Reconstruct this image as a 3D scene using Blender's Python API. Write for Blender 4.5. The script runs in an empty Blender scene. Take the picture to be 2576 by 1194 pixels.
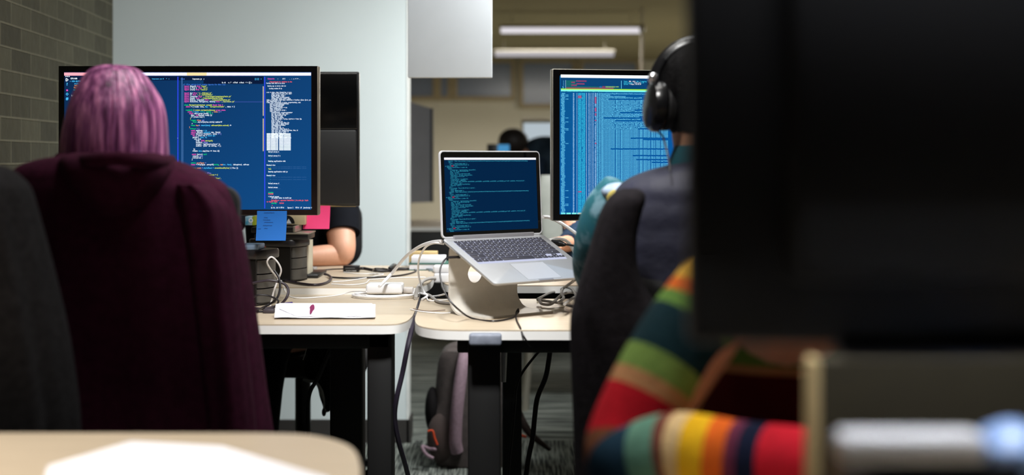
import bpy, bmesh, math, random
from mathutils import Vector, Matrix, noise
random.seed(7)
R = math.radians
F = 3400.0      # focal length in pixels of the 2576 px wide frame
H = 1.11        # camera height
HY = 400.0      # row of the horizon
CX = 1288.0
S = bpy.context.scene
COL = S.collection

# ---------------------------------------------------------------- camera, world, lights, exposure
cam_d = bpy.data.cameras.new('camera'); cam = bpy.data.objects.new('camera', cam_d); COL.objects.link(cam)
cam.location = (0, 0, H); cam.rotation_euler = (R(90), 0, 0)
cam_d.sensor_width = 36.0; cam_d.lens = F / 2576.0 * 36.0
cam_d.shift_y = -(597.0 - HY) / 2576.0
cam_d.clip_start = 0.05; cam_d.clip_end = 100
cam_d.dof.use_dof = True; cam_d.dof.focus_distance = 3.5; cam_d.dof.aperture_fstop = 2.1
S.camera = cam
w = bpy.data.worlds.new('world'); S.world = w; w.use_nodes = True
w.node_tree.nodes['Background'].inputs[0].default_value = (0.55, 0.62, 0.72, 1)
w.node_tree.nodes['Background'].inputs[1].default_value = 0.02
S.view_settings.view_transform = 'Standard'; S.view_settings.look = 'None'
S.view_settings.exposure = 0.0; S.view_settings.gamma = 1.0; S.view_settings.use_curve_mapping = False

def area(name, loc, size, power, col=(1, 1, 1), rot=(0, 0, 0), spread=180, to=None):
    d = bpy.data.lights.new(name, 'AREA'); d.shape = 'RECTANGLE'; d.size, d.size_y = size
    d.energy = power; d.color = col; d.spread = R(spread)
    o = bpy.data.objects.new(name, d); COL.objects.link(o); o.location = loc; o.rotation_euler = [R(a) for a in rot]
    if to: o.rotation_euler = (Vector(to) - Vector(loc)).to_track_quat('-Z', 'Y').to_euler()
    return o
area('desk_row_light', (0.4, 3.15, 2.62), (1.0, 0.3), 32, (0.98, 1.0, 0.99), rot=(38, 0, 0))
area('wall_wash_fill', (0.45, 4.25, 2.0), (0.5, 0.25), 16, (0.99, 1.0, 0.99), to=(-0.45, 5.3, 0.4), spread=105)  # unseen fill without a fixture, added to brighten the lower white wall
area('desk_front_fill', (-0.1, 1.55, 2.62), (0.25, 0.2), 4.6, (1.0, 0.99, 0.97), to=(-0.17, 3.1, 0.78), spread=42)  # added to brighten the desk edge bands and the laptop stand
area('wall_side_fill', (-0.2, 4.72, 2.62), (0.4, 0.2), 2.5, (0.97, 1.0, 1.0))  # extra fill close to the back wall, added to brighten it
area('front_desk_light', (-0.1, 2.52, 2.62), (1.0, 0.2), 12, (1.0, 0.97, 0.92))
area('near_table_light', (-0.85, 1.45, 2.62), (0.5, 0.3), 4.8, (1.0, 0.92, 0.82), spread=50)
area('arm_light', (0.25, 1.75, 2.62), (0.3, 0.2), 2.4, (1.0, 0.94, 0.86), spread=50)
area('aisle_fill', (-0.35, 2.35, 2.62), (0.5, 0.2), 1.5, (1.0, 0.96, 0.92), spread=75)  # fill added overhead to brighten the purple hair
area('near_right_fill', (0.36, 0.9, 2.62), (0.3, 0.2), 3.2, (0.92, 0.95, 1.0), spread=45)  # added so that the white slab and the cup come out bright
area('far_room_light', (1.2, 8.3, 2.6), (3.0, 0.5), 95, (1.0, 0.95, 0.86))
area('far_room_light_2', (1.2, 13.0, 2.3), (3.2, 0.5), 230, (1.0, 0.95, 0.86))
# ---------------------------------------------------------------- projection helpers
def P(px, py, Y): return Vector(((px - CX) * Y / F, Y, H - (py - HY) * Y / F))
def G(px, py, z):
    Y = F * (H - z) / (py - HY)
    return Vector(((px - CX) * Y / F, Y, z))
def X(px, Y): return (px - CX) * Y / F
def Z(py, Y): return H - (py - HY) * Y / F
def onplane(px, py, M):
    """where the line of sight through (px, py) meets the local y = 0 plane of frame M"""
    inv = M.inverted(); o = inv @ Vector((0, 0, H)); d = inv.to_3x3() @ Vector(((px - CX) / F, 1, -(py - HY) / F))
    t = -o.y / d.y
    return o + d * t

# ---------------------------------------------------------------- materials
def lin(c):
    return tuple((v / 255 / 12.92) if v / 255 <= 0.04045 else ((v / 255 + 0.055) / 1.055) ** 2.4 for v in c) + (1.0,)
MATS = {}
def mat(name, col, rough=0.6, metal=0.0, var=0.12, scale=12.0, bump=0.0, bscale=60.0, stretch=(1, 1, 1), col2=None,
        emit=None, es=1.0, trans=0.0, coat=0.0, sheen=0.0):
    if name in MATS: return MATS[name]
    m = bpy.data.materials.new(name); m.use_nodes = True; MATS[name] = m
    nt = m.node_tree; N = nt.nodes; L = nt.links; b = N['Principled BSDF']
    c = lin(col)
    tc = N.new('ShaderNodeTexCoord'); mp = N.new('ShaderNodeMapping'); mp.inputs['Scale'].default_value = stretch
    L.new(tc.outputs['Object'], mp.inputs[0])
    if var > 0 or col2:
        n = N.new('ShaderNodeTexNoise'); n.inputs['Scale'].default_value = scale; n.inputs['Detail'].default_value = 4
        L.new(mp.outputs[0], n.inputs['Vector'])
        r = N.new('ShaderNodeValToRGB'); r.color_ramp.elements[0].position = 0.3; r.color_ramp.elements[1].position = 0.7
        lo = tuple(max(0, v * (1 - var)) for v in c[:3]) + (1,)
        hi = tuple(min(1, v * (1 + var)) for v in c[:3]) + (1,)
        if col2: lo, hi = c, lin(col2)
        r.color_ramp.elements[0].color = lo; r.color_ramp.elements[1].color = hi
        L.new(n.outputs['Fac'], r.inputs[0]); L.new(r.outputs[0], b.inputs['Base Color'])
    else: b.inputs['Base Color'].default_value = c
    b.inputs['Roughness'].default_value = rough; b.inputs['Metallic'].default_value = metal
    if bump > 0:
        n2 = N.new('ShaderNodeTexNoise'); n2.inputs['Scale'].default_value = bscale; n2.inputs['Detail'].default_value = 3
        L.new(mp.outputs[0], n2.inputs['Vector'])
        bp = N.new('ShaderNodeBump'); bp.inputs['Strength'].default_value = bump; bp.inputs['Distance'].default_value = 0.01
        L.new(n2.outputs['Fac'], bp.inputs['Height']); L.new(bp.outputs[0], b.inputs['Normal'])
    if emit:
        b.inputs['Emission Color'].default_value = lin(emit); b.inputs['Emission Strength'].default_value = es
        m.cycles.emission_sampling = 'NONE'
    if rough >= .9: b.inputs['Specular IOR Level'].default_value = 0.12
    if trans: b.inputs['Transmission Weight'].default_value = trans
    if coat: b.inputs['Coat Weight'].default_value = coat; b.inputs['Coat Roughness'].default_value = 0.15
    if sheen: b.inputs['Sheen Weight'].default_value = sheen; b.inputs['Sheen Roughness'].default_value = 0.5
    return m
def glow(name, col, es=1.0, sample=False):
    m = mat(name, (0, 0, 0), 0.5, var=0, emit=col, es=es)
    m.node_tree.nodes['Principled BSDF'].inputs['Specular IOR Level'].default_value = 0.02
    if sample: m.cycles.emission_sampling = 'AUTO'
    return m

def m_brick():
    m = mat('painted_brick', (98, 93, 72), 0.85, var=0)
    nt = m.node_tree; N = nt.nodes; L = nt.links; b = N['Principled BSDF']
    tc = N.new('ShaderNodeTexCoord'); sp = N.new('ShaderNodeSeparateXYZ'); cb = N.new('ShaderNodeCombineXYZ')
    L.new(tc.outputs['Object'], sp.inputs[0]); L.new(sp.outputs[0], cb.inputs[0]); L.new(sp.outputs[2], cb.inputs[1])
    br = N.new('ShaderNodeTexBrick'); L.new(cb.outputs[0], br.inputs['Vector'])
    br.inputs['Scale'].default_value = 1; br.inputs['Brick Width'].default_value = 0.20; br.inputs['Row Height'].default_value = 0.0685
    br.inputs['Mortar Size'].default_value = 0.0042; br.inputs['Mortar Smooth'].default_value = 0.4
    br.inputs['Color1'].default_value = lin((92, 89, 72)); br.inputs['Color2'].default_value = lin((72, 69, 55))
    br.inputs['Mortar'].default_value = lin((118, 114, 95)); br.offset = 0.5
    n = N.new('ShaderNodeTexNoise'); n.inputs['Scale'].default_value = 24; n.inputs['Detail'].default_value = 6; L.new(tc.outputs['Object'], n.inputs['Vector'])
    mx = N.new('ShaderNodeMix'); mx.data_type = 'RGBA'; mx.blend_type = 'MULTIPLY'; mx.inputs[0].default_value = 0.55
    L.new(br.outputs['Color'], mx.inputs[6])
    rp = N.new('ShaderNodeValToRGB'); rp.color_ramp.elements[0].color = (.45, .45, .45, 1); rp.color_ramp.elements[1].color = (1.35, 1.35, 1.3, 1)
    L.new(n.outputs['Fac'], rp.inputs[0]); L.new(rp.outputs[0], mx.inputs[7]); L.new(mx.outputs[2], b.inputs['Base Color'])
    ad = N.new('ShaderNodeMath'); ad.operation = 'MULTIPLY_ADD'; L.new(br.outputs['Fac'], ad.inputs[0]); ad.inputs[1].default_value = 1.0; L.new(n.outputs['Fac'], ad.inputs[2])
    bp = N.new('ShaderNodeBump'); bp.inputs['Strength'].default_value = 0.8; bp.inputs['Distance'].default_value = 0.006
    L.new(ad.outputs[0], bp.inputs['Height']); L.new(bp.outputs[0], b.inputs['Normal'])
    return m
def m_carpet():
    m = mat('carpet_tile', (60, 62, 58), 0.95, var=0)
    nt = m.node_tree; N = nt.nodes; L = nt.links; b = N['Principled BSDF']
    tc = N.new('ShaderNodeTexCoord')
    ck = N.new('ShaderNodeTexChecker'); mp0 = N.new('ShaderNodeMapping'); mp0.inputs['Location'].default_value = (0.12, 0.30, 0)
    mp0.inputs['Scale'].default_value = (1 / 0.64,) * 3; ck.inputs['Scale'].default_value = 1.0
    L.new(tc.outputs['Object'], mp0.inputs[0])
    sep = N.new('ShaderNodeSeparateXYZ'); L.new(mp0.outputs[0], sep.inputs[0])
    cmb = N.new('ShaderNodeCombineXYZ'); L.new(sep.outputs[0], cmb.inputs[0]); L.new(sep.outputs[1], cmb.inputs[1]); cmb.inputs[2].default_value = 0.3
    L.new(cmb.outputs[0], ck.inputs['Vector'])
    outs = []
    for sc in ((130, 5, 1), (3, 60, 1)):
        mp = N.new('ShaderNodeMapping'); mp.inputs['Scale'].default_value = sc; L.new(tc.outputs['Object'], mp.inputs[0])
        n = N.new('ShaderNodeTexNoise'); n.inputs['Scale'].default_value = 1; n.inputs['Detail'].default_value = 2; L.new(mp.outputs[0], n.inputs['Vector'])
        r = N.new('ShaderNodeValToRGB'); r.color_ramp.elements[0].position = .42; r.color_ramp.elements[1].position = .62
        r.color_ramp.elements[0].color = lin((62, 66, 64)); r.color_ramp.elements[1].color = lin((150, 156, 148)); L.new(n.outputs['Fac'], r.inputs[0]); outs.append(r)
    gt = N.new('ShaderNodeMath'); gt.operation = 'GREATER_THAN'; gt.inputs[1].default_value = 5.34; s3 = N.new('ShaderNodeSeparateXYZ'); L.new(tc.outputs['Object'], s3.inputs[0]); L.new(s3.outputs[1], gt.inputs[0])
    mx = N.new('ShaderNodeMix'); mx.data_type = 'RGBA'; L.new(gt.outputs[0], mx.inputs[0]); L.new(outs[0].outputs[0], mx.inputs[6]); L.new(outs[1].outputs[0], mx.inputs[7])
    L.new(mx.outputs[2], b.inputs['Base Color'])
    return m

WALL = mat('white_wall_paint', (211, 222, 223), 0.7, var=0.02, scale=3, bump=0.05, bscale=200)
TAN = mat('tan_wall_paint', (190, 184, 168), 0.8, var=0.04, scale=1)
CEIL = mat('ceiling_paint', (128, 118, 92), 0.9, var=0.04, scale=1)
WOOD = mat('pale_laminate', (196, 180, 157), 0.38, var=0.09, scale=5, stretch=(1.2, 22, 6))
BAND = mat('white_edge_band', (244, 243, 240), 0.45, var=0.02)
BLACKM = mat('black_powder_coat', (9, 9, 10), 0.55, var=0.1)
BLACKP = mat('black_plastic', (12, 12, 14), 0.35, var=0.1)
GLOSSB = mat('glossy_black', (5, 5, 6), 0.12, var=0, coat=0.5)
ALU = mat('brushed_aluminium', (200, 200, 202), 0.34, metal=0.85, var=0.03, scale=30)
ALUW = mat('satin_aluminium_shell', (186, 187, 190), 0.36, metal=0.6, var=0.02, scale=30)
SILV = mat('silver_trim', (170, 165, 152), 0.35, metal=0.7, var=0.03)
WHITEP = mat('white_plastic', (236, 236, 238), 0.35, var=0.02)
GREYC = mat('grey_cable_rubber', (150, 146, 142), 0.5, var=0.05)
BLKC = mat('black_cable_rubber', (22, 18, 22), 0.4, var=0.05)
PAPER = mat('paper', (238, 238, 246), 0.8, var=0.03, scale=20)
SKIN = mat('skin', (212, 158, 130), 0.5, var=0.07, scale=25, bump=0.05, bscale=180)
CHARC = mat('charcoal_fabric', (32, 31, 33), 0.95, var=0.35, scale=90, bump=0.4, bscale=400)

# ---------------------------------------------------------------- mesh builder
def cr(pts, n=8, closed=False):
    pts = [Vector(p) for p in pts]
    if len(pts) < 3: n = max(n, 1)
    out = []; N_ = len(pts)
    rng = range(N_ if closed else N_ - 1)
    for i in rng:
        if closed: p0, p1, p2, p3 = pts[i - 1], pts[i], pts[(i + 1) % N_], pts[(i + 2) % N_]
        else: p0, p1, p2, p3 = pts[max(i - 1, 0)], pts[i], pts[i + 1], pts[min(i + 2, N_ - 1)]
        for k in range(n):
            t = k / n
            out.append(0.5 * ((2 * p1) + (p2 - p0) * t + (2 * p0 - 5 * p1 + 4 * p2 - p3) * t * t + (3 * p1 - p0 - 3 * p2 + p3) * t ** 3))
    if not closed: out.append(pts[-1])
    return out
class MB:
    def __init__(s): s.v = []; s.f = []; s.m = []
    def add(s, vs, fs, mi=0):
        o = len(s.v); s.v += [Vector(p) for p in vs]
        for f in fs: s.f.append(tuple(i + o for i in f)); s.m.append(mi)
        return s
    def box(s, a, b, bev=0.0, seg=2, mi=0, M=None):
        """box between corners a and b, optional rounded edges"""
        a = Vector(a); b = Vector(b); bm = bmesh.new(); bmesh.ops.create_cube(bm, size=1)
        for v in bm.verts: v.co = Vector([(a[i] + b[i]) / 2 + v.co[i] * (b[i] - a[i]) for i in range(3)])
        if bev: bmesh.ops.bevel(bm, geom=bm.edges[:], offset=bev, segments=seg, affect='EDGES', profile=0.5)
        if M: bmesh.ops.transform(bm, matrix=M, verts=bm.verts)
        bm.verts.index_update()
        s.add([v.co.copy() for v in bm.verts], [[v.index for v in f.verts] for f in bm.faces], mi); bm.free(); return s
    def loft(s, rings, cap=True, mi=0, matf=None, closed=True):
        o = len(s.v); n = len(rings[0])
        for r in rings: s.v += [Vector(p) for p in r]
        for i in range(len(rings) - 1):
            mm = matf(i) if matf else mi
            for j in range(n if closed else n - 1):
                k = (j + 1) % n
                s.f.append((o + i * n + j, o + i * n + k, o + (i + 1) * n + k, o + (i + 1) * n + j)); s.m.append(mm)
        if cap:
            for q, base in ((0, o), (len(rings) - 1, o + (len(rings) - 1) * n)):
                c = sum((Vector(p) for p in rings[q]), Vector()) / n
                ci = len(s.v); s.v.append(c)
                for j in range(n):
                    k = (j + 1) % n
                    s.f.append((base + k, base + j, ci) if q == 0 else (base + j, base + k, ci))
                    s.m.append(matf(min(q, len(rings) - 2)) if matf else mi)
        return s
    def tube(s, pts, r, n=8, sm=8, closed=False, mi=0, matf=None, flat=1.0):
        pp = cr(pts, sm, closed) if sm > 1 else [Vector(p) for p in pts]
        m = len(pp)
        if callable(r): rr = [r(i / (m - 1)) for i in range(m)]
        elif isinstance(r, (list, tuple)):
            rr = []
            for i in range(m):
                t = i / (m - 1) * (len(r) - 1); k = min(int(t), len(r) - 2); rr.append(r[k] * (1 - t + k) + r[k + 1] * (t - k))
        else: rr = [r] * m
        rings = []; up = None
        for i in range(m):
            if closed: t = (pp[(i + 1) % m] - pp[i - 1])
            else: t = pp[min(i + 1, m - 1)] - pp[max(i - 1, 0)]
            if t.length < 1e-9: t = Vector((0, 0, 1))
            t.normalize()
            if up is None:
                up = t.orthogonal() if abs(t.z) > .9 else t.cross(Vector((0, 0, 1)))
                up = up.normalized()
            up = (up - t * up.dot(t)).normalized(); sd = t.cross(up)
            rings.append([pp[i] + (up * math.cos(a) + sd * math.sin(a) * flat) * rr[i] for a in [2 * math.pi * j / n for j in range(n)]])
        if closed: rings.append(rings[0])
        return s.loft(rings, not closed, mi, (lambda i: matf(i / (m - 1))) if matf else None)
    def prism(s, outline, z0, z1, mi=0, mi_side=None):
        n = len(outline); o = len(s.v)
        for z in (z0, z1): s.v += [Vector((p[0], p[1], z)) for p in outline]
        ms = mi if mi_side is None else mi_side
        s.f.append(tuple(o + n + j for j in range(n))); s.m.append(mi)
        s.f.append(tuple(o + j for j in reversed(range(n)))); s.m.append(mi)
        for j in range(n):
            k = (j + 1) % n; s.f.append((o + j, o + k, o + n + k, o + n + j)); s.m.append(ms)
        return s
    def cyl(s, a, b, r, r2=None, n=24, mi=0):
        a = Vector(a); b = Vector(b); r2 = r if r2 is None else r2
        return s.tube([a, b], [r, r2], n=n, sm=1, mi=mi)
    def lathe(s, c, prof, n=32, mi=0, axis='z'):
        c = Vector(c); rings = []
        for (r, h) in prof:
            ring = []
            for j in range(n):
                a = 2 * math.pi * j / n; p = (r * math.cos(a), r * math.sin(a), h)
                if axis == 'y': p = (p[0], p[2], p[1])
                if axis == 'x': p = (p[2], p[0], p[1])
                ring.append(c + Vector(p))
            rings.append(ring)
        return s.loft(rings, True, mi)
    def ell(s, c, rx, ry, rz, n=24, m=14, mi=0):
        c = Vector(c); rings = []
        for i in range(1, m):
            a = math.pi * i / m
            rings.append([c + Vector((rx * math.sin(a) * math.cos(2 * math.pi * j / n), ry * math.sin(a) * math.sin(2 * math.pi * j / n), -rz * math.cos(a))) for j in range(n)])
        return s.loft(rings, True, mi)
    def quad(s, a, b, c, d, mi=0): return s.add([a, b, c, d], [(0, 1, 2, 3)], mi)

WM = {}
def frame_of(p): return WM.get(p.name, Matrix.Identity(4)) if p else Matrix.Identity(4)
def props(o, label=None, cat=None, group=None, kind=None):
    if label: o['label'] = label
    if cat: o['category'] = cat
    if group: o['group'] = group
    if kind: o['kind'] = kind
    return o
def thing(name, label, cat, loc=(0, 0, 0), rotz=0.0, group=None, M=None):
    o = bpy.data.objects.new(name, None); COL.objects.link(o); o.empty_display_size = 0.05
    if M is None: M = Matrix.Translation(Vector(loc)) @ Matrix.Rotation(rotz, 4, 'Z')
    o.matrix_world = M; WM[o.name] = M.copy()
    return props(o, label, cat, group)
def build(name, mb, mats, parent=None, world=True, smooth=True, ang=35, sub=0):
    """link the builder's mesh as one object; world=True: its points are world points"""
    me = bpy.data.meshes.new(name)
    M = frame_of(parent)
    vs = mb.v
    if parent and world:
        inv = M.inverted(); vs = [inv @ v for v in vs]
    me.from_pydata([tuple(v) for v in vs], [], mb.f)
    ms = mats if isinstance(mats, (list, tuple)) else [mats]
    for x in ms: me.materials.append(x)
    if len(ms) > 1: me.polygons.foreach_set('material_index', mb.m)
    bm = bmesh.new(); bm.from_mesh(me); bmesh.ops.recalc_face_normals(bm, faces=bm.faces) if len(bm.faces) < 60000 else None; bm.to_mesh(me); bm.free()
    if smooth:
        me.polygons.foreach_set('use_smooth', [True] * len(me.polygons)); me.set_sharp_from_angle(angle=R(ang))
    me.update()
    o = bpy.data.objects.new(name, me); COL.objects.link(o)
    if parent: o.parent = parent; WM[o.name] = M.copy()
    if sub:
        md = o.modifiers.new('sub', 'SUBSURF'); md.levels = sub; md.render_levels = sub
    return o
def single(name, mb, mats, label, cat, group=None, **k):
    """a thing that is one mesh; its origin goes to the middle of its foot"""
    xs = [v.x for v in mb.v]; ys = [v.y for v in mb.v]; zs = [v.z for v in mb.v]
    c = Vector(((min(xs) + max(xs)) / 2, (min(ys) + max(ys)) / 2, min(zs)))
    for i, v in enumerate(mb.v): mb.v[i] = v - c
    o = build(name, mb, mats, None, **k); o.location = c
    return props(o, label, cat, group)
def struct(name, mb, mats, parent=None, **k):
    o = build(name, mb, mats, parent, **k)
    if not parent: o['kind'] = 'structure'
    return o
def ring(cx, cy, z, a, b, n=56, pw=2.3, fold=0.0, ff=11, ph=0.0, rot=0.0, tilt=0.0):
    out = []
    for j in range(n):
        t = 2 * math.pi * j / n; c, s_ = math.cos(t), math.sin(t)
        k = 1 + fold * (math.sin(ff * t + ph) + 0.6 * math.sin(ff * 1.7 * t + ph * 1.9 + 1.3)) / 1.6
        x = a * math.copysign(abs(c) ** (2 / pw), c) * k; y = b * math.copysign(abs(s_) ** (2 / pw), s_) * k
        out.append(Vector((cx + x * math.cos(rot) - y * math.sin(rot), cy + x * math.sin(rot) + y * math.cos(rot), z + tilt * x)))
    return out
def interp_rows(rows, n):
    """rows of numbers -> n smooth rows"""
    pts = [Vector(r[:3]) for r in rows]
    out = []
    k = len(rows[0])
    for i in range(n):
        t = i / (n - 1) * (len(rows) - 1); a = min(int(t), len(rows) - 2); u = t - a
        p0, p1, p2, p3 = rows[max(a - 1, 0)], rows[a], rows[a + 1], rows[min(a + 2, len(rows) - 1)]
        out.append([0.5 * (2 * p1[q] + (p2[q] - p0[q]) * u + (2 * p0[q] - 5 * p1[q] + 4 * p2[q] - p3[q]) * u * u + (3 * p1[q] - p0[q] - 3 * p2[q] + p3[q]) * u ** 3) for q in range(k)])
    return out
def rrect(x0, y0, x1, y1, r, n=6):
    out = []
    for (cx, cy, a0) in ((x1 - r, y1 - r, 0), (x0 + r, y1 - r, 90), (x0 + r, y0 + r, 180), (x1 - r, y0 + r, 270)):
        for k in range(n + 1):
            a = R(a0 + 90 * k / n); out.append((cx + r * math.cos(a), cy + r * math.sin(a)))
    return out

# ---------------------------------------------------------------- lettering as small flat meshes
GL = {}
def need_glyphs(chars):
    todo = [c for c in set(chars) if c not in GL and c != ' ']
    obs = []
    for c in todo:
        cu = bpy.data.curves.new('g', 'FONT'); cu.body = c; cu.resolution_u = 1; cu.size = 1.0; cu.offset = 0.034
        ob = bpy.data.objects.new('g', cu); COL.objects.link(ob); obs.append((c, ob, cu))
    bpy.context.view_layer.update(); dg = bpy.context.evaluated_depsgraph_get()
    for c, ob, cu in obs:
        me = bpy.data.meshes.new_from_object(ob.evaluated_get(dg))
        vs = [(v.co.x, v.co.y) for v in me.vertices]; fs = [tuple(p.vertices) for p in me.polygons]
        GL[c] = (vs, fs); bpy.data.meshes.remove(me); bpy.data.objects.remove(ob); bpy.data.curves.remove(cu)
def text(mb, x, z, cw, size, s_, mi=0, y=-0.0004):
    """monospaced lettering in the local xz plane; x, z = start of the base line"""
    need_glyphs(s_)
    for i, c in enumerate(s_):
        if c == ' ' or c not in GL: continue
        vs, fs = GL[c]
        if not vs: continue
        x0 = min(v[0] for v in vs); x1 = max(v[0] for v in vs); wd = x1 - x0
        sx = min(size, cw * 0.9 / wd if wd > 0 else size)
        ox = x + (i + .5) * cw - sx * (x0 + x1) / 2
        mb.add([(ox + v[0] * sx, y, z + v[1] * size) for v in vs], fs, mi)
def put(mb, M, px, py, cpx, spx, s_, mi=0, y=-0.0004):
    """lettering whose first letter stands at (px, py) of the photo on the screen plane M"""
    a = onplane(px, py, M); b = onplane(px + cpx * 10, py, M); c = onplane(px, py - 10, M)
    text(mb, a.x, a.z, (b.x - a.x) / 10, (c.z - a.z) / 10 * spx, s_, mi, y)
def bar(mb, M, x0, y0, x1, y1, mi=0, y=-0.0003):
    a = onplane(x0, y1, M); b = onplane(x1, y1, M); c = onplane(x1, y0, M); d = onplane(x0, y0, M)
    z0 = (a.z + b.z) / 2; z1 = (c.z + d.z) / 2
    mb.quad((a.x, y, z0), (b.x, y, z0), (b.x, y, z1), (a.x, y, z1), mi)

# ---------------------------------------------------------------- continuous bodies
def skin_body(name, parent, verts, edges, m, root=0, sub=2):
    """verts: list of (point, radius); grown with a Skin modifier into one surface"""
    inv = frame_of(parent).inverted()
    me = bpy.data.meshes.new(name); me.from_pydata([tuple(inv @ Vector(v[0])) for v in verts], edges, [])
    o = bpy.data.objects.new(name, me); COL.objects.link(o)
    sk = o.modifiers.new('skin', 'SKIN'); sk.use_smooth_shade = True
    for i, d in enumerate(me.skin_vertices[0].data):
        r = verts[i][1]; d.radius = (r, r) if not isinstance(r, tuple) else r; d.use_root = (i == root)
    sb = o.modifiers.new('sub', 'SUBSURF'); sb.levels = sub; sb.render_levels = sub
    bpy.context.view_layer.update()
    me2 = bpy.data.meshes.new_from_object(o.evaluated_get(bpy.context.evaluated_depsgraph_get()))
    bpy.data.objects.remove(o)
    me2.name = name; me2.materials.clear(); me2.materials.append(m); me2.polygons.foreach_set('use_smooth', [True] * len(me2.polygons))
    ob = bpy.data.objects.new(name, me2); COL.objects.link(ob); ob.parent = parent; WM[ob.name] = frame_of(parent).copy()
    return ob
def body(parent, J, m=None, hs=1.0):
    """J: joints in world points: pelvis, chest, neck, head, sh/el/wr/tip (left l, right r), hip/kn/an/toe"""
    V = []; E = []
    def a(p, r, to=None):
        V.append((Vector(p), r)); i = len(V) - 1
        if to is not None: E.append((to, i))
        return i
    pe = a(J['pelvis'], .09); mid = a((Vector(J['pelvis']) + Vector(J['chest'])) / 2, .075, pe); ch = a(J['chest'], .08, mid)
    nb = a(J['neck'], .055, ch); hd = Vector(J['head']); nk = Vector(J['neck'])
    d = (hd - nk).normalized()
    jaw = a(hd - d * .075, .058 * hs, nb); hc = a(hd, .083 * hs, jaw); ht = a(hd + d * .065, .06 * hs, hc)
    f = J['face']; f = Vector(f).normalized()
    a(hd + f * .092 * hs - d * .02, .014, hc)
    for s_ in 'lr':
        if 'sh' + s_ not in J: continue
        sh = a(J['sh' + s_], .055, ch); el0, wr0 = Vector(J['el' + s_]), Vector(J['wr' + s_])
        ua = a((Vector(J['sh' + s_]) * .5 + el0 * .5), .047, sh); el = a(el0, .040, ua); fa = a(el0 * .6 + wr0 * .4, .038, el); wr = a(wr0, .026, fa)
        hdv = (wr0 - el0).normalized(); side = hdv.cross(Vector((0, 0, 1))).normalized() if abs(hdv.z) < .9 else Vector((1, 0, 0))
        pm = a(wr0 + hdv * .055, .027, wr)
        sg = 1 if s_ == 'r' else -1
        dn = Vector((0, 0, -1))
        for q, ln in enumerate((.068, .076, .071, .056)):
            b0 = a(wr0 + hdv * .088 + side * (q - 1.5) * .019 * sg, .0095, pm)
            b1 = a(V[b0][0] + hdv * ln * .5 + dn * .004, .0085, b0); a(V[b1][0] + hdv * ln * .42 + dn * .014, .0075, b1)
        t0 = a(wr0 + hdv * .04 - side * .04 * sg, .011, pm); a(wr0 + hdv * .075 - side * .058 * sg + dn * .006, .009, t0)
    for s_ in 'lr':
        if 'hip' + s_ not in J: continue
        hp = a(J['hip' + s_], .085, pe); kn = a(J['kn' + s_], .06, hp); an = a(J['an' + s_], .042, kn); a(J['toe' + s_], .032, an)
    return skin_body('body', parent, V, E, m or SKIN)
# ---------------------------------------------------------------- the room
YB = 5.3
def sbox(name, a, b, m, **k): return struct(name, MB().box(a, b), m, smooth=False, **k)
sbox('floor', (-3.2, -1.5, -0.1), (3.3, 17.2, 0), m_carpet())
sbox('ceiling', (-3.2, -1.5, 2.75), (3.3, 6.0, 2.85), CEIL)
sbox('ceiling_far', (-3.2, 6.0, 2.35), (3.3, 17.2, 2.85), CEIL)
sbox('wall_back', (-1.62, YB, 0), (-0.412, YB + 0.12, 2.75), WALL)
sbox('wall_far', (-3.2, 17.0, 0), (3.3, 17.15, 2.35), TAN)
sbox('wall_far_left', (-3.2, YB + 0.12, 0), (-3.05, 17.0, 2.35), TAN)
sbox('wall_return', (-3.2, YB, 0), (-1.62, YB + 0.12, 2.75), TAN)
sbox('wall_right', (3.2, -1.5, 0), (3.35, 17.0, 2.75), TAN)
sbox('wall_front', (-3.2, -1.6, 0), (3.3, -1.5, 2.75), mat('dim_wall_paint', (60, 58, 54), 0.9, var=0.03))
# brick wall running towards the camera, in its own frame so that the courses follow it
ang = math.atan2(-(YB + 1.5), -0.063 * -(YB + 1.5))
bw = MB().box((0, -0.12, 0), (6.9, 0, 2.75)); bwo = build('wall_left', bw, m_brick(), smooth=False)
d = Vector((0.063, -1, 0)).normalized()
bwo.matrix_world = Matrix.Translation((-1.565, YB, 0)) @ Matrix.Rotation(math.atan2(d.y, d.x), 4, 'Z')
bwo['kind'] = 'structure'
BASEB = mat('dark_grey_baseboard', (48, 46, 44), 0.6, var=0.05)
sbox('baseboard_back', (-1.55, YB - 0.012, 0), (-0.405, YB, 0.09), BASEB)
sbox('baseboard_end', (-0.412, YB - 0.012, 0), (-0.398, YB + 0.13, 0.09), BASEB)
sbox('trim_1', (-0.4125, YB - 0.003, 0.09), (-0.4065, YB + 0.12, 2.75), mat('corner_bead', (236, 240, 238), 0.5, var=0.02))
# far windows
WINP = mat('blue_grey_glass', (112, 120, 138), 0.25, var=0.04, scale=2)
FRM = mat('tan_window_frame', (150, 134, 104), 0.7, var=0.04)
for i, (x0, x1, y0, y1) in enumerate(((960, 1090, 160, 243), (1109, 1127, 160, 243), (1150, 1286, 158, 243), (1316, 1440, 158, 262), (1466, 1600, 158, 262))):
    Yw = 16.95
    a, b = X(x0, Yw), X(x1, Yw); z0, z1 = Z(y1, Yw), Z(y0, Yw); t = 0.05
    m = MB().box((a - t, Yw - .03, z0 - t), (a, Yw + .05, z1 + t)).box((b, Yw - .03, z0 - t), (b + t, Yw + .05, z1 + t))
    m.box((a, Yw - .03, z0 - t), (b, Yw + .05, z0)).box((a, Yw - .03, z1), (b, Yw + .05, z1 + t))
    wi = struct('window_%d' % (i + 1), m, FRM, smooth=False)
    p = build('pane', MB().box((a, Yw, z0), (b, Yw + .02, z1)), WINP, wi, smooth=False)
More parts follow.
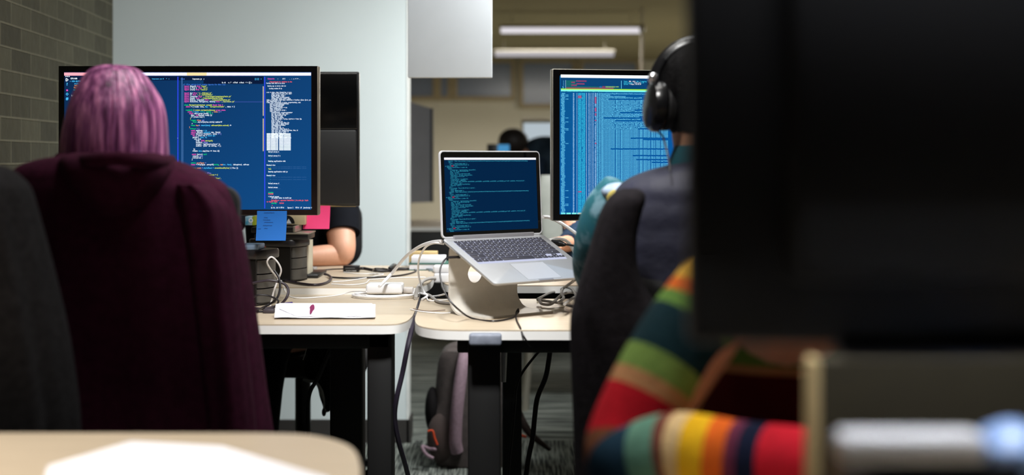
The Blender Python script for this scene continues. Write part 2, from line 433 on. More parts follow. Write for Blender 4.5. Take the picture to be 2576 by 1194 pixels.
# hanging white panel in front of the open room
Yp = 4.2
pn = MB().box((X(1026, Yp) , Yp, Z(195, Yp)), (X(1238, Yp), Yp + .03, 2.75), bev=.003)
single('whiteboard', pn, mat('white_panel', (208, 214, 220), 0.6, var=0.02), 'plain white board hanging from the ceiling beside the white wall end', 'board')

# pendant tube lamps in the far room (they are lamps, so they carry their own light)
def tube_lamp(x0, x1, Y, z, label, es, power):
    t = thing('pendant_lamp', label, 'lamp', ((x0 + x1) / 2, Y, z), group='slim pendant lamps in the far room')
    build('lamp_housing', MB().box((x0, Y - .045, z - .005), (x1, Y + .045, z + .02), bev=.008), SILV, t)
    g = glow('lamp_glow_%d' % int(Y), (235, 230, 236), es)
    build('diffuser', MB().tube([(x0 + .01, Y, z - .022), (x1 - .01, Y, z - .022)], .04, n=14, sm=1, flat=.7), g, t)
    for x in (x0 + .1, x1 - .1): build('wire', MB().cyl((x, Y, z + .02), (x, Y, 2.35), .003, n=6), SILV, t)
    a = area('pendant_light_%d' % int(Y), ((x0 + x1) / 2, Y, z - .07), (x1 - x0, .08), power, (1, .92, .80))
    a.parent = t; a.matrix_parent_inverse = t.matrix_world.inverted()
tube_lamp(X(1257, 11.4), X(1616, 11.4), 11.4, 2.22, 'slim white pendant tube lamp, the nearer and brighter upper one', .95, 60)
tube_lamp(X(1243, 13.7), X(1546, 13.7), 13.7, 2.20, 'slim white pendant tube lamp, the dimmer one behind and below', .62, 60)
pl = thing('ceiling_pole', 'thin pale vertical pole behind the top of the right monitor', 'pole', (X(1615, 11.1), 11.1, 0))
build('shaft', MB().cyl((X(1615, 11.1), 11.1, 0), (X(1615, 11.1), 11.1, 2.35), .012, n=10), mat('pale_pole', (190, 184, 172), .5), pl)
build('bracket', MB().box((X(1609, 11.1), 11.06, 2.15), (X(1622, 11.1), 11.14, 2.21), bev=.01), SILV, pl)

# ---------------------------------------------------------------- desks
def desk(label, outline, z, legs, frame, th=.022, group=None, foot=True):
    xs = [p[0] for p in outline]; ys = [p[1] for p in outline]
    t = thing('desk', label, 'desk', (sum(xs) / len(xs), sum(ys) / len(ys), 0), group=group)
    build('desktop', MB().prism(outline, z - .003, z), WOOD, t, ang=20)
    build('edge_band', MB().prism([p for p in outline], z - th, z - .003), BAND, t, ang=50)
    for (x, y, wx, wy) in legs:
        l = build('leg', MB().box((x - wx / 2, y - wy / 2, .03), (x + wx / 2, y + wy / 2, z - th), bev=.006), BLACKM, t)
        if foot: build('foot', MB().box((x - wx * .6, y - .3 if wy > 0 else y, 0), (x + wx * .6, y + .3, .032), bev=.008), BLACKM, l)
    for f in frame: build('frame', MB().box(f[0], f[1], bev=.004), BLACKM, t)
    return t
def g2(px, py, z): p = G(px, py, z); return (p.x, p.y)
def smooth2(pts, n=6):
    return [(p.x, p.y) for p in cr([Vector((a, b, 0)) for a, b in pts], n)]
z1 = .74
ol = [g2(400, 815, z1)] + smooth2([g2(900, 815.5, z1), g2(985, 815, z1), g2(1018, 809, z1), g2(1034, 798, z1), g2(1042, 785, z1), g2(1052, 755, z1), g2(1057, 738, z1)])
ol = [(-1.40, ol[0][1])] + ol + [(-1.44, ol[-1][1])]
desk('pale wood desk with white edge, near left, under the folded paper', ol, z1,
     [(X(959, 3.12), 3.12, .057, .08), (X(875, 3.5), 3.5, .083, .08), (-1.2, 3.12, .06, .08)],
     [((-1.3, 3.08, z1 - .062), (X(985, 3.12), 3.14, z1 - .0225)), ((-1.3, 3.58, z1 - .062), (X(985, 3.5), 3.64, z1 - .0225))])
orr = smooth2([g2(1060, 751, z1), g2(1050, 782, z1), g2(1044, 803, z1), g2(1052, 817, z1), g2(1078, 824, z1), g2(1115, 828, z1), g2(1165, 829.5, z1)])
yb = orr[0][1]
orr = orr + [(1.25, orr[-1][1]), (1.25, yb)]
yf = orr[-2][1]
dk = desk('pale wood desk with white edge, near right, under the laptop stand', orr, z1,
     [(X(1219, 3.02), 3.02, .072, .09), (1.0, 3.02, .072, .09)],
     [((X(1150, 3.0), 3.0, z1 - .06), (1.1, 3.05, z1 - .0225)), ((X(1130, 3.5), 3.44, z1 - .06), (1.1, 3.50, z1 - .0225))])
build('bracket', MB().box((X(1180, 2.91), 2.898, Z(868, 2.91)), (X(1262, 2.91), 2.926, Z(838, 2.91)), bev=.006, seg=3).box((X(1190, 2.91), 2.92, Z(866, 2.91)), (X(1252, 2.91), 2.985, z1 - .024)), mat('grey_bracket', (128, 134, 148), .6, var=.15, scale=60), dk)
z2 = .76
ol2 = [(-1.42, 3.70)] + smooth2([g2(960, 722, z2), g2(1040, 721, z2), g2(1072, 714, z2), g2(1087, 703, z2), g2(1092, 690, z2)]) + [(X(1095, 4.45), 4.45), (-1.46, 4.45)]
desk('pale wood desk with white edge, far left, under the cables', ol2, z2, [(X(960, 3.95), 4.0, .06, .08), (-1.2, 4.0, .06, .08)],
     [((-1.3, 3.78, z2 - .06), (X(1030, 3.8), 3.84, z2 - .0225))])
or2 = smooth2([g2(1112, 680, z2), g2(1110, 700, z2), g2(1118, 712, z2), g2(1140, 716, z2), g2(1200, 717, z2)])
or2 = or2 + [(1.3, or2[-1][1]), (1.3, 4.45), (or2[0][0] - .02, 4.45)]
desk('pale wood desk with white edge, far right, behind the laptop stand', or2, z2, [(.0, 4.2, .06, .08), (1.05, 4.0, .06, .08)],
     [((-.1, 3.84, z2 - .06), (1.1, 3.89, z2 - .0225))])  # black beam added below the front edge to darken the gap before it
# desk of the far room
fy = 7.3
desk('distant pale desk with a dark modesty panel in the far room', [(-1.6, fy), (1.6, fy), (1.6, fy + .8), (-1.6, fy + .8)], .745,
     [(-1.4, fy + .4, .06, .3), (1.4, fy + .4, .06, .3)], [((-1.5, fy + .02, .3), (1.5, fy + .05, .72))])

# ---------------------------------------------------------------- office chairs
SEATF = mat('black_chair_fabric', (20, 20, 22), .85, var=.15, scale=80)
def office_chair(label, x, y, rot, zs=.46, bw=.42, zb0=.58, zb1=1.0, m=SEATF, group=None, corner=.08, dep=.05):
    """seat towards local +y, backrest at local -y"""
    t = thing('office_chair', label, 'chair', (x, y, 0), rot, group)
    build('seat', MB().box((-.24, -.2, zs - .07), (.24, .26, zs), bev=.03, seg=3), m, t, world=False)
    ol = rrect(-bw / 2, zb0, bw / 2, zb1, corner)
    b = MB(); rings = []
    for q, ins in ((-dep / 2, .02), (-dep / 2 + .012, 0), (dep / 2 - .012, 0), (dep / 2, .02)):
        k = rrect(-bw / 2 + ins, zb0 + ins, bw / 2 - ins, zb1 - ins, corner)
        rings.append([Vector((p[0], -.24 + q - .03 * (1 - (2 * p[0] / bw) ** 2), p[1])) for p in k])
    b.loft(rings); build('backrest', b, m, t, world=False)
    build('back_bracket', MB().tube([(0, -.05, zs - .08), (0, -.26, zs - .06), (0, -.31, zs + .06), (0, -.29, zb0 + .1)], .018), BLACKP, t, world=False)
    build('column', MB().cyl((0, 0, .1), (0, 0, zs - .07), .027), BLACKP, t, world=False)
    hub = build('base', MB().cyl((0, 0, .07), (0, 0, .13), .04), BLACKP, t, world=False)
    for k in range(5):
        a = 2 * math.pi * k / 5 + .3; c, s_ = math.cos(a), math.sin(a)
        build('leg', MB().tube([(.02 * c, .02 * s_, .10), (.26 * c, .26 * s_, .075)], [.022, .013], sm=1), BLACKP, t, world=False)
        build('caster', MB().cyl((.26 * c - .02 * s_, .26 * s_ + .02 * c, .03), (.26 * c + .02 * s_, .26 * s_ - .02 * c, .03), .03), BLACKP, t, world=False)
    return t
# ---------------------------------------------------------------- monitors with their screens
BEZ = mat('gloss_black_bezel', (6, 6, 7), .22, var=0)
# near left monitor, square to the camera
Ym = 3.36
ML = Matrix.Translation((X(474, Ym), Ym, z1))
lm = thing('monitor', 'wide black monitor showing colourful code, behind the purple hair', 'monitor', M=ML)
def lb(x0, y0, x1, y1, ya, yb, M, bev=0):
    a = onplane(x0, y1, M); b = onplane(x1, y0, M); return MB().box((a.x, ya, a.z), (b.x, yb, b.z), bev=bev)
build('housing', lb(147, 165.5, 802, 541.5, .004, .03, ML, .004), mat('warm_silver_shell', (120, 112, 98), .4, metal=.5, var=.05), lm, world=False)
build('rear_shell', lb(250, 215, 700, 505, .03, .055, ML, .012), BLACKP, lm, world=False)
bz = MB()
for q in ((147.5, 166, 798, 181), (147.5, 527, 798, 540.5), (147.5, 181, 161, 527), (783, 181, 798, 527)):
    k = lb(*q, 0, .008, ML); bz.add(k.v, k.f)
build('bezel', bz, BEZ, lm, world=False, smooth=False)
scm = [glow('editor_blue', (14, 52, 98), 1)]
# the picture on the left screen is a little lighter towards its lower right corner
def screen_grad(name, c0, c1, es, x0, x1, z0_, z1_):
    m = glow(name, c0, es, sample=True); nt = m.node_tree; N = nt.nodes; L = nt.links
    tc = N.new('ShaderNodeTexCoord'); mp = N.new('ShaderNodeMapping'); gr = N.new('ShaderNodeTexGradient'); r = N.new('ShaderNodeValToRGB')
    sx, sz = .6 / (x1 - x0), -.4 / (z1_ - z0_)
    sp = N.new('ShaderNodeSeparateXYZ'); L.new(tc.outputs['Object'], sp.inputs[0])
    a = N.new('ShaderNodeMath'); a.operation = 'MULTIPLY_ADD'; L.new(sp.outputs[0], a.inputs[0]); a.inputs[1].default_value = sx; a.inputs[2].default_value = -x0 * sx - z1_ * sz
    b = N.new('ShaderNodeMath'); b.operation = 'MULTIPLY_ADD'; L.new(sp.outputs[2], b.inputs[0]); b.inputs[1].default_value = sz; L.new(a.outputs[0], b.inputs[2])
    L.new(b.outputs[0], r.inputs[0]); r.color_ramp.elements[0].color = lin(c0); r.color_ramp.elements[1].color = lin(c1)
    L.new(r.outputs[0], N['Principled BSDF'].inputs['Emission Color']); return m
a = onplane(161, 527, ML); b = onplane(783, 181, ML)
sc = build('screen', MB().box((a.x, .003, a.z), (b.x, .01, b.z)), screen_grad('editor_screen', (14, 42, 80), (16, 76, 136), 1.0, a.x, b.x, a.z, b.z), lm, world=False, smooth=False)
C = dict(w=(225, 238, 250), p=(232, 80, 180), y=(205, 222, 70), g=(20, 205, 110), c=(70, 180, 235), o=(235, 150, 90), v=(140, 140, 225), r=(245, 85, 80),
         d=(55, 95, 145), s=(45, 65, 225), t=(20, 160, 160), k=(8, 22, 50), P=(250, 160, 170), Q=(250, 222, 238), O=(255, 205, 150), W=(232, 225, 252), T=(200, 175, 150), D=(60, 110, 200), L=(42, 66, 132))
keys = list(C); cm = [glow('screen_colour_' + str(i), C[k], 1.35) for i, k in enumerate(keys)]
KI = {k: i for i, k in enumerate(keys)}
tx = MB()
for x0, x1, c in ((161.5, 235, 'P'), (235, 340, 'Q'), (340, 470, 'W'), (470, 520, 'O'), (520, 560, 'Q'), (560, 640, 'Q'), (640, 782.5, 'W')): bar(tx, ML, x0, 182.5, x1, 190, KI[c])
bar(tx, ML, 162, 192, 663, 202, KI['k'], -.0001); bar(tx, ML, 512, 202, 663, 211, KI['k'], -.0001)
for x in (446.5, 665): bar(tx, ML, x, 193, x + 2.2, 524, KI['s'])
bar(tx, ML, 456.5, 195, 459.2, 524, KI['d'], -.0002); bar(tx, ML, 460.2, 212, 461.3, 524, KI['d'])
bar(tx, ML, 661.2, 217, 663.4, 291, KI['T']); bar(tx, ML, 661.2, 298, 663.4, 380, KI['T'])
bar(tx, ML, 462, 255, 664, 257.2, KI['L'], -.00005)
def toks(px, py, s_, cpx=2.12, size=4.9):
    """'p:import w:React' style runs"""
    x = px
    for run in s_.split('|'):
        c, body_ = run[0], run[2:]
        put(tx, ML, x, py, cpx, size, body_, KI[c]); x += cpx * len(body_)
toks(461.5, 214, "D:// @flow strict-local module imports for this view")
toks(450, 200, "D:  views  "); toks(484, 200, "w:Component.js  x", 2.0); toks(641, 200, "c:[] []  w"); toks(558, 209, "w:Aa ab   w:.*  v:Find  w:Next  < > [] x", 2.0)
code = [
 (0, "p:import|w: {React} |p:from|y: 'react'"), (0, "p:import|w: { View }  |p:from|y: 'rn-x'"), (0, "p:import|w: {Text} |p:from|y: 'react-n'"), None,
 (0, "p:import|w: Api|p: from|y: './../lib/api.js'"), (0, "p:import|w: Ui|p: from|y: '../../lib/ui/base'"),
 (0, "p:import|w: Container |p:from|y: '../components/containers/main.js'"), (0, "p:import|w: Header |p:from|y: '../components/header/index'"),
 (0, "p:import|w: Button, Component |p:from|y: '../components/button.js'"), (0, "p:import|w: Selection, Navigation, |w:Gateway |p:from|y: '../nav/state.js'"), None,
 (0, "g:class |y:NavigationContainer |y:extends |p:React|p: Comp {"), (2, "p:state |w:= { ready: true, |c:Map: |y:'navigation/state' |w:, data: 0 }"), None,
 (2, "g:render() |y:{ return navigationGateway |p:props |p:state"), (4, "p:const |c:{ items, |t:title, |g:active |o:, index |v:} ="), (6, "p:await |w:this.props.load() |g:=> {"),
 (8, "w:this |p:.set|w:State({ ready })"), (8, "w:if |w:(items.len) {"), (7, "y:}"),
 (8, "g:return|o: <View|v: st>"), (10, "g:<Text |w:style={styles.title} numberOf"), (9, "w:>"), (8, "g:<Item|o: key|v:=k |c:data={data} |y:onPress={this.select} |w:/>"), (6, "o:)"),
 (7, "g:</View>|v: ) }"), (8, "p:const |w:mapState|c: = (s"), (8, "p:export |w:default |c:connect(|w: map, State)"), (8, "p:await |w:function fetch(url, opts) |v:=> {"), (10, "p:try |w:{ const res = |c:await api"),
 (10, "w:get(url, |c:opts, b)"), (12, "w:res.json"), (14, "w:body: |p:JSON.|y:stringify"), (14, "w:headers: |v:{type"), (14, "w:accept: 'application/json' };"), (14, "w:method: 'post' as string, 0 );"),
 None, (11, "w:})"), (10, "w:return |c:data|w:.map(item => item.id)"), None, (9, "p:catch |w:(error) |g:null"), (10, "w:console|v:.warn"), (10, "w:retry(res) ;"), (9, "w:}"), None,
 (8, "g:static |o:propTypes|v: ="), (8, "p:items |w:= PropTypes |w:.arrayOf(|g:string|o:, num|c:ber, func), |w:isRequired, onPress"), None,
 (8, "g:export |o:const|v: = |c:styleSheet = |y:createNamedStyles( |w:{ flex })"), (5, "w:};"), None, (8, "y:containerWrapper|t: = |v:{flex"), (22, "g:static |y:options = {"), None, (30, "y:title: 'Home',"),
]
y = 218.3
for ln in code:
    if ln: toks(463.4 + ln[0] * 2.12, y, ln[1])
    y += 4.28
for i in range(68): put(tx, ML, 456.8, 218.3 + i * 4.28, 1.3, 3.4, '%2d' % (i + 1), KI['d'])
# file tree and icons at the far left
put(tx, ML, 164, 193.5, 4, 6, 'ooo', KI['w'])
for yy, ch, c in ((200, 'D', 'w'), (211, '?', 'c'), (228, '*', 'p'), (236, 'O', 'c'), (247, '#', 'c')): put(tx, ML, 165, yy + 4, 8, 10, ch, KI[c])
for xx, yy, s_, c in ((178, 199, 'EXPLORER', 'w'), (176, 206, '> OPEN EDITORS', 'c'), (187, 212, 'src/components', 'c'), (187, 216.5, 'index.js M', 'o'), (186, 221.5, 'header.js M', 'o'), (185, 227, 'nav.js', 't'), (188, 232, 'api', 't'), (179, 242, 'lib', 'w')):
    put(tx, ML, xx, yy, 2.1, 5, s_, KI[c])
put(tx, ML, 382, 199.5, 2.0, 4, "Component.jsx M   *  x", KI['c']); put(tx, ML, 446, 348, 2, 4, "-", KI['w'])
# log column
toks(673, 199.5, "p:Console|w:   -    All    . : o < = .", 2.5, 4.5)
toks(677, 207, "r:! Encountered two children in the", 1.75, 4.2); toks(670, 210.5, "w:Warning: Each child in an array", 1.5, 4.2); toks(673, 217.4, "w:Running app on device with dev", 1.55, 4.2); toks(677, 223.8, "w:Loading modules 24 js", 1.55, 4.2)
rl = random.Random(3); wd = ['key', 'item', 'nav', 'root', 'props', 'state', 'index', 'route', 'view']
y = 233.5; i = 0; prof = [46, 58, 42, 40, 52, 55, 106, 30, 66, 52, 40, 36, 46, 33, 44, 28, 60, 52, 44, 34, 38, 82, 30, 34, 52, 50, 42, 30, 38, 52, 73, 50, 44, 40, 35, 34, 56]
for L_ in prof:
    x = 683 if i not in (0, 6, 7, 8) else 671; x -= 4 if 9 <= i <= 15 else 0
    x1 = 677 + L_; s_ = ''
    if i in (0, 8): x1 += 14
    while len(s_) < (x1 - x) / 1.55: s_ += rl.choice(wd) + rl.choice([': {', ' -> ', '=', ', '])
    put(tx, ML, x, y, 1.55, 4.5, s_[:int((x1 - x) / 1.55)], KI['w']); y += 3.24 * 25.3 / 25.3 * (98.0 / (37 * 2.7)); i += 1
y = 337.2
for i in range(15):
    bar(tx, ML, 671, y - 2.05, 680.3, y, KI['w']); bar(tx, ML, 681, y - 2.05, 694.5, y, KI['w']); bar(tx, ML, 695.2, y - 2.05, 699.5, y, KI['w']); bar(tx, ML, 702.3, y - 2.05, 713, y, KI['w']); bar(tx, ML, 713.7, y - 2.05, 731.5, y, KI['w']); y += 2.9
for yy, xx, s_, c in ((383, 675, 'Reload screen 2', 'w'), (393, 675, 'Reload screen 3 x', 'w'), (406.5, 675, 'Running application with', 'w'), (416.5, 671, 'Mounted view', 'w'), (426, 675, 'Warn', 'y'), (433, 675, 'Running application with js', 'w'), (442.5, 671, 'Mounted view', 'w'),
    (462.5, 675, 'Reload screen 4', 'w'), (472.5, 675, 'Reload screen', 'w'), (486, 675, 'SUCCESS', 'g'), (489, 675, 'FAILURE', 'r'), (495.7, 675, '> Reload screen', 'w'), (499, 683, 'at module index in build jar', 'w'),
    (505, 682, 'SyntaxError: expected identifier ( in node.js: login', 'r'), (508.5, 671, 'at Object <anon', 'r'), (512, 683, 'passing', 'g'), (512, 703, 'failed', 'r'), (518, 684, 'x', 'r'), (523.5, 682, 'Ln 24, Col 8 UTF-8     Spaces 2   UTF-8  LF  JavaScript O', 'w')):
    put(tx, ML, xx, yy, 1.8, 4.8, s_, KI[c])
for yy in (420, 424, 446, 452, 386, 396, 410, 465, 475): put(tx, ML, 676, yy, 1.75, 2.6, ('- ' if yy > 0 else '') + ('at console log reactConsoleError node modules native' if yy in (420, 424, 446, 452) else 'remote debug js'), KI['d'])
for yy in range(386, 460, 6): put(tx, ML, 679, yy, 2.4, 3, '>', KI['t'])
build('screen_text', tx, cm, sc, world=False, smooth=False)
nk = build('stand_neck', MB().box((-.05, .05, 0.01), (.05, .075, .3), bev=.008), BLACKP, lm, world=False)
build('stand_base', MB().prism(rrect(-.14, -.02, .14, .16, .04), 0, .012), BLACKP, lm, world=False)

# sticky notes on the monitors' lower edges
def note(label, x0, y0, x1, y1, Y, m, lines=False, tilt=.006, rows=()):
    t = MB(); n = 8; a = []
    for i in range(n + 1):
        u = i / n; z = Z(y0 + (y1 - y0) * u, Y); y = Y - tilt * u * u * 2 - .001
        a.append([Vector((X(x0 - 1.2 * u, Y), y, z)), Vector((X(x1 - 1.2 * u, Y), y, z)), Vector((X(x1 - 1.2 * u, Y), y + .0004, z)), Vector((X(x0 - 1.2 * u, Y), y + .0004, z))])
    t.loft(a)
    if not rows: return single('sticky_note', t, m, label, 'sticky note', 'square sticky notes on the monitor edges')
    o = thing('sticky_note', label, 'sticky note', (X((x0 + x1) / 2, Y), Y, Z(y1, Y)), group='square sticky notes on the monitor edges')
    build('paper', t, m, o)
    q = MB(); rr = random.Random(5)
    for (yy, xa, xb) in rows:
        u = (yy - y0) / (y1 - y0); x = xa
        while x < xb:
            l = rr.uniform(2, 5); h = rr.uniform(-.8, .8); yl = Y - tilt * u * u * 2 - .0016
            q.quad((X(x, Y), yl, Z(yy + h + .45, Y)), (X(x + l, Y), yl, Z(yy - h + .45, Y)), (X(x + l, Y), yl, Z(yy - h - .45, Y)), (X(x, Y), yl, Z(yy + h - .45, Y))); x += l * .8
    build('handwriting', q, mat('ink', (5, 50, 110), .8, var=0), o, smooth=False)
note('blue square sticky note with faint handwriting below the code monitor', 647, 530, 722, 604, Ym - .002, mat('blue_note', (6, 100, 186), .75, var=.03),
     rows=((535, 664, 690), (547, 664, 672), (553, 662, 680), (559, 665, 686), (567, 662, 684), (574, 665, 672), (575, 650, 656)))
# second monitor seen from the back, behind the first
Y2 = 3.98
m2 = thing('monitor', 'black monitor seen from behind, pink note on its lower edge', 'monitor', (X(650, Y2), Y2, z2))
build('housing', MB().box((X(420, Y2), Y2, Z(519, Y2)), (X(903, Y2), Y2 + .028, Z(180, Y2)), bev=.004), mat('monitor_side_grey', (18, 18, 20), .35, var=.05), m2)
build('upper_back_panel', MB().box((X(424, Y2), Y2 - .006, Z(325, Y2)), (X(899, Y2), Y2 + .004, Z(184, Y2)), bev=.003), mat('gloss_back', (9, 9, 10), .18, var=0), m2)
b_ = MB(); b_.box((X(424, Y2), Y2 - .012, Z(514, Y2)), (X(897, Y2), Y2 + .004, Z(326, Y2)), bev=.006); build('lower_back_panel', b_, mat('satin_back', (18, 18, 20), .5, var=.1, scale=90), m2)
build('bottom_lip', MB().add([(X(800, Y2), Y2 - .014, Z(514, Y2)), (X(896, Y2), Y2 - .014, Z(519.5, Y2)), (X(800, Y2), Y2 - .014, Z(519.5, Y2))], [(0, 1, 2)]).box((X(560, Y2), Y2 - .013, Z(519.5, Y2)), (X(896, Y2), Y2 - .010, Z(518, Y2))), mat('tan_lip', (120, 100, 60), .5, var=.05), m2, smooth=False)
build('stand_neck', MB().box((X(700, Y2) - .04, Y2 + .01, z2 + .01), (X(700, Y2) + .04, Y2 + .025, Z(500, Y2)), bev=.005), BLACKP, m2)
build('stand_base', MB().box((X(700, Y2) - .12, Y2 - .01, z2), (X(700, Y2) + .12, Y2 + .17, z2 + .012), bev=.005), BLACKP, m2)
note('bright pink square sticky note under the second monitor', 765, 517, 831, 575, Y2 - .016, mat('pink_note', (246, 66, 128), .75, var=.03))

# right monitor, turned a little to its left
pr = P(1390, 556, 3.36)
MR = Matrix.Translation((pr.x, pr.y, z1)) @ Matrix.Rotation(R(11), 4, 'Z') @ Matrix.Translation((.33, 0, 0))
rm = thing('monitor', 'wide black monitor full of blue process list, in front of headphones wearer', 'monitor', M=MR)
a = onplane(1390, 556, MR); z0_, z1_ = a.z, onplane(1393, 172, MR).z; xr = a.x + .66
build('housing', MB().box((a.x, .006, z0_), (xr, .032, z1_), bev=.004), SILV, rm, world=False)
build('rear_shell', MB().box((a.x + .1, .03, z0_ + .05), (xr - .1, .06, z1_ - .05), bev=.012), BLACKP, rm, world=False)
sx0 = onplane(1408, 400, MR).x; sz1 = onplane(1409, 190, MR).z; sz0 = onplane(1406, 539, MR).z; sx1 = xr - (sx0 - a.x)
bz = MB(); e = .0022
for q in (((a.x + e, z0_ + e), (xr - e, sz0)), ((a.x + e, sz1), (xr - e, z1_ - e)), ((a.x + e, sz0), (sx0, sz1)), ((sx1, sz0), (xr - e, sz1))):
    bz.box((q[0][0], 0, q[0][1]), (q[1][0], .012, q[1][1]))
build('bezel', bz, BEZ, rm, world=False, smooth=False)
rs = build('screen', MB().box((sx0, .003, sz0), (sx1, .008, sz1)), screen_grad('process_screen', (10, 92, 152), (10, 84, 168), 1.0, sx0, sx1, sz0, sz1), rm, world=False, smooth=False)
CR_ = dict(w=(160, 208, 242), t=(105, 205, 240), c=(60, 200, 235), C=(25, 165, 215), r=(235, 90, 95), g=(35, 125, 85), R=(190, 60, 85), y=(170, 225, 90), T=(120, 235, 225), k=(10, 64, 112), W=(240, 246, 252), G=(15, 110, 60), b=(40, 110, 225))
k2 = list(CR_); cm2 = [glow('terminal_colour_' + str(i), CR_[k], 1.15) for i, k in enumerate(k2)]; K2 = {k: i for i, k in enumerate(k2)}
tx = MB()
def rb(x0, y0, x1, y1, c, y=-.0003): bar(tx, MR, x0, y0, x1, y1, K2[c], y)
def rt(x, y, c, s_, cp=1.8, sz=4.1): put(tx, MR, x, y, cp, sz, s_, K2[c])
a0 = onplane(1411, 0, MR)
rb(1410.5, 191, 2000, 198.5, 'W'); rb(1410, 199, 2000, 225, 'k', -.0001); rb(1410, 224.3, 2000, 225.8, 'G'); rb(1411, 225.8, 2000, 228.5, 'y'); rb(1411, 228.5, 2000, 232.6, 'T')
for i, (yy, xa, xb) in enumerate(((204.5, 1449, 1476), (207.8, 1437, 1447), (211.5, 1450, 1471), (215, 1437, 1452), (219.2, 1515, 1523), (222, 1424, 1544))):
    rt(1415, yy, 't', ' 1 2 3 4MemSwp'[i * 2 + (i > 4):][:2], 1.7, 3.4); n = int((xa - 1422) / 1.2)
    rt(1422, yy, 'w', '['); rt(1423.5, yy, 'g', '|' * n, 1.2, 3.6) if i < 5 else None; rt(xa if i < 5 else 1424, yy, 'R', '|' * int((xb - xa) / 1.2), 1.2, 3.6)
rt(1508, 219.2, 'b', '|||||', 1.2, 3.6); rt(1523, 219.2, 'y', '|||||||||||||||||||| 8.88G/1', 1.2, 3.6); rb(1562.5, 203, 1563.7, 223, 't')
rt(1569, 206, 'c', 'Tasks:'); rt(1582, 206, 'W', '585, 4111'); rt(1601, 206, 'c', 'thr; 1 running'); rt(1569, 209.5, 'c', 'Load average:'); rt(1595, 209.5, 'W', '2.30 2.66'); rt(1613, 209.5, 'c', '2.71')
rt(1569, 212.9, 'c', 'Uptime:'); rt(1584, 212.9, 'W', '8 days, 20:13:19')
rt(1412, 231.8, 'k', ' PID USER      PRI  NI  VIRT   RES S CPU% MEM%   TIME+  Command', 1.72, 3.6)
cmds = ['/System/Library/StagedFrameworks/Safari/WebKit.framework/Versions/A/XPCServices', '/sbin/launchd', '/Library/Backblaze.bzpkg/bztransmit', '/Applications/iTerm.app/Contents/MacOS/iTerm2 -psn_0_81940', 'kernel_task',
 '/Library/Application Support/Adobe/Adobe Desktop Common/HEX/Adobe CEF Helper', None, None, '/Applications/Utilities/Adobe Creative Cloud/ACC/Creative Cloud.app/Contents', None, '/System/Library/StagedFrameworks/Safari/WebKit.framework/Versions/A',
 '/Applications/Google Chrome.app/Contents/MacOS/Google Chrome', '/Applications/Dropbox.app/Contents/MacOS/Dropbox', '/Applications/Atom.app/Contents/MacOS/Atom 2 1 -psn_0_69645', '/usr/libexec/trustd --agent', '/Users/Library/Application Support/Steam/Steam.AppBundle/Steam',
 '/System/Library/PrivateFrameworks/SkyLight.framework/Resources/WindowServer', '/Applications/Be Focused.app/Contents/MacOS/Be Focused', 'htop', '/Applications/Atom.app/Contents/MacOS/Atom -psn_0_790687', '/usr/sbin/coreaudiod',
 '/System/Library/Frameworks/CoreServices.framework/Frameworks/Metadata.framework', '/Applications/Atom.app/Contents/Frameworks/Atom Helper.app/Contents/MacOS', '/usr/local/bin/node ./cli/index.js start --port 8081 /node_modules/node', None, '/Applications/Adobe Lightroom CC/Adobe Lightroom CC.app/Contents/MacOS', '/Library/DropboxHelperTools/Dropbox_u501/dbfseventsd']
chrome = '/Applications/Google Chrome.app/Contents/Versions/63.0.3239.132/Google Chrome Helper.app/Contents'
short = {41: 14, 46: 45, 49: 50, 61: 60, 33: 42, 34: 60, 51: 72}
rr = random.Random(11)
for i in range(90):
    yy = 236.5 + i * 3.385
    rt(1411 + rr.choice([0, 0, 0, 1.8]), yy, 't', '%5d' % rr.randint(100, 99999) if True else '')
    if i in (1, 2, 4, 18, 21, 26, 27, 37, 72, 77, 82, 83): rt(1422.5, yy, 't', 'root')
    else: bar(tx, MR, 1423, yy - 1.4, 1437, yy - .8, K2['C'] if False else K2['k'], -.0001)
    rt(1441, yy, 'w', rr.choice(['17', '31', '24', '16'])); rt(1450.3, yy, 'w', '0'); red = i in (2, 3, 73, 89)
    rt(1454, yy, 'r' if red else 'c', '%5d' % rr.randint(10000, 99999), 1.75); rt(1463.5, yy, 'c', '%5d' % rr.randint(1000, 60000), 1.75); rt(1474.5, yy, 'w', rr.choice('RSR'))
    rt(1480, yy, 'w', '%d.%d' % (rr.randint(0, 9), rr.randint(0, 9))); rt(1488, yy, 'w', '0.%d' % rr.randint(0, 9))
    hot = i in (3, 4, 5, 6, 7, 11, 12, 13, 15, 16, 20, 88, 37); tm = '%2d:%02d.%02d' % (rr.randint(0, 59), rr.randint(0, 59), rr.randint(0, 99))
    rt(1496, yy, 'r' if hot else 'w', tm[:3]); rt(1501.4, yy, 't', tm[3:])
    s_ = cmds[i] if i < len(cmds) and cmds[i] else chrome
    if i in short: s_ = s_[:short[i]]
    rt(1511, yy, 't', s_[:95])
x = 1411
for s_ in ('F1Help', 'F2Setup', 'F3Search', 'F4Filter', 'F5Tree', 'F6SortBy', 'F7Nice', 'F8Nice', 'F9Kill'):
    rb(x, 534.6, x + 11.2, 538.4, 'T'); x += 13.8
build('screen_text', tx, cm2, rs, world=False, smooth=False)
build('stand_neck', MB().box((-.04, .055, .01), (.04, .08, .3), bev=.008), BLACKP, rm, world=False)
build('stand_base', MB().prism(rrect(-.13, -.0, .13, .19, .04), 0, .012), BLACKP, rm, world=False)

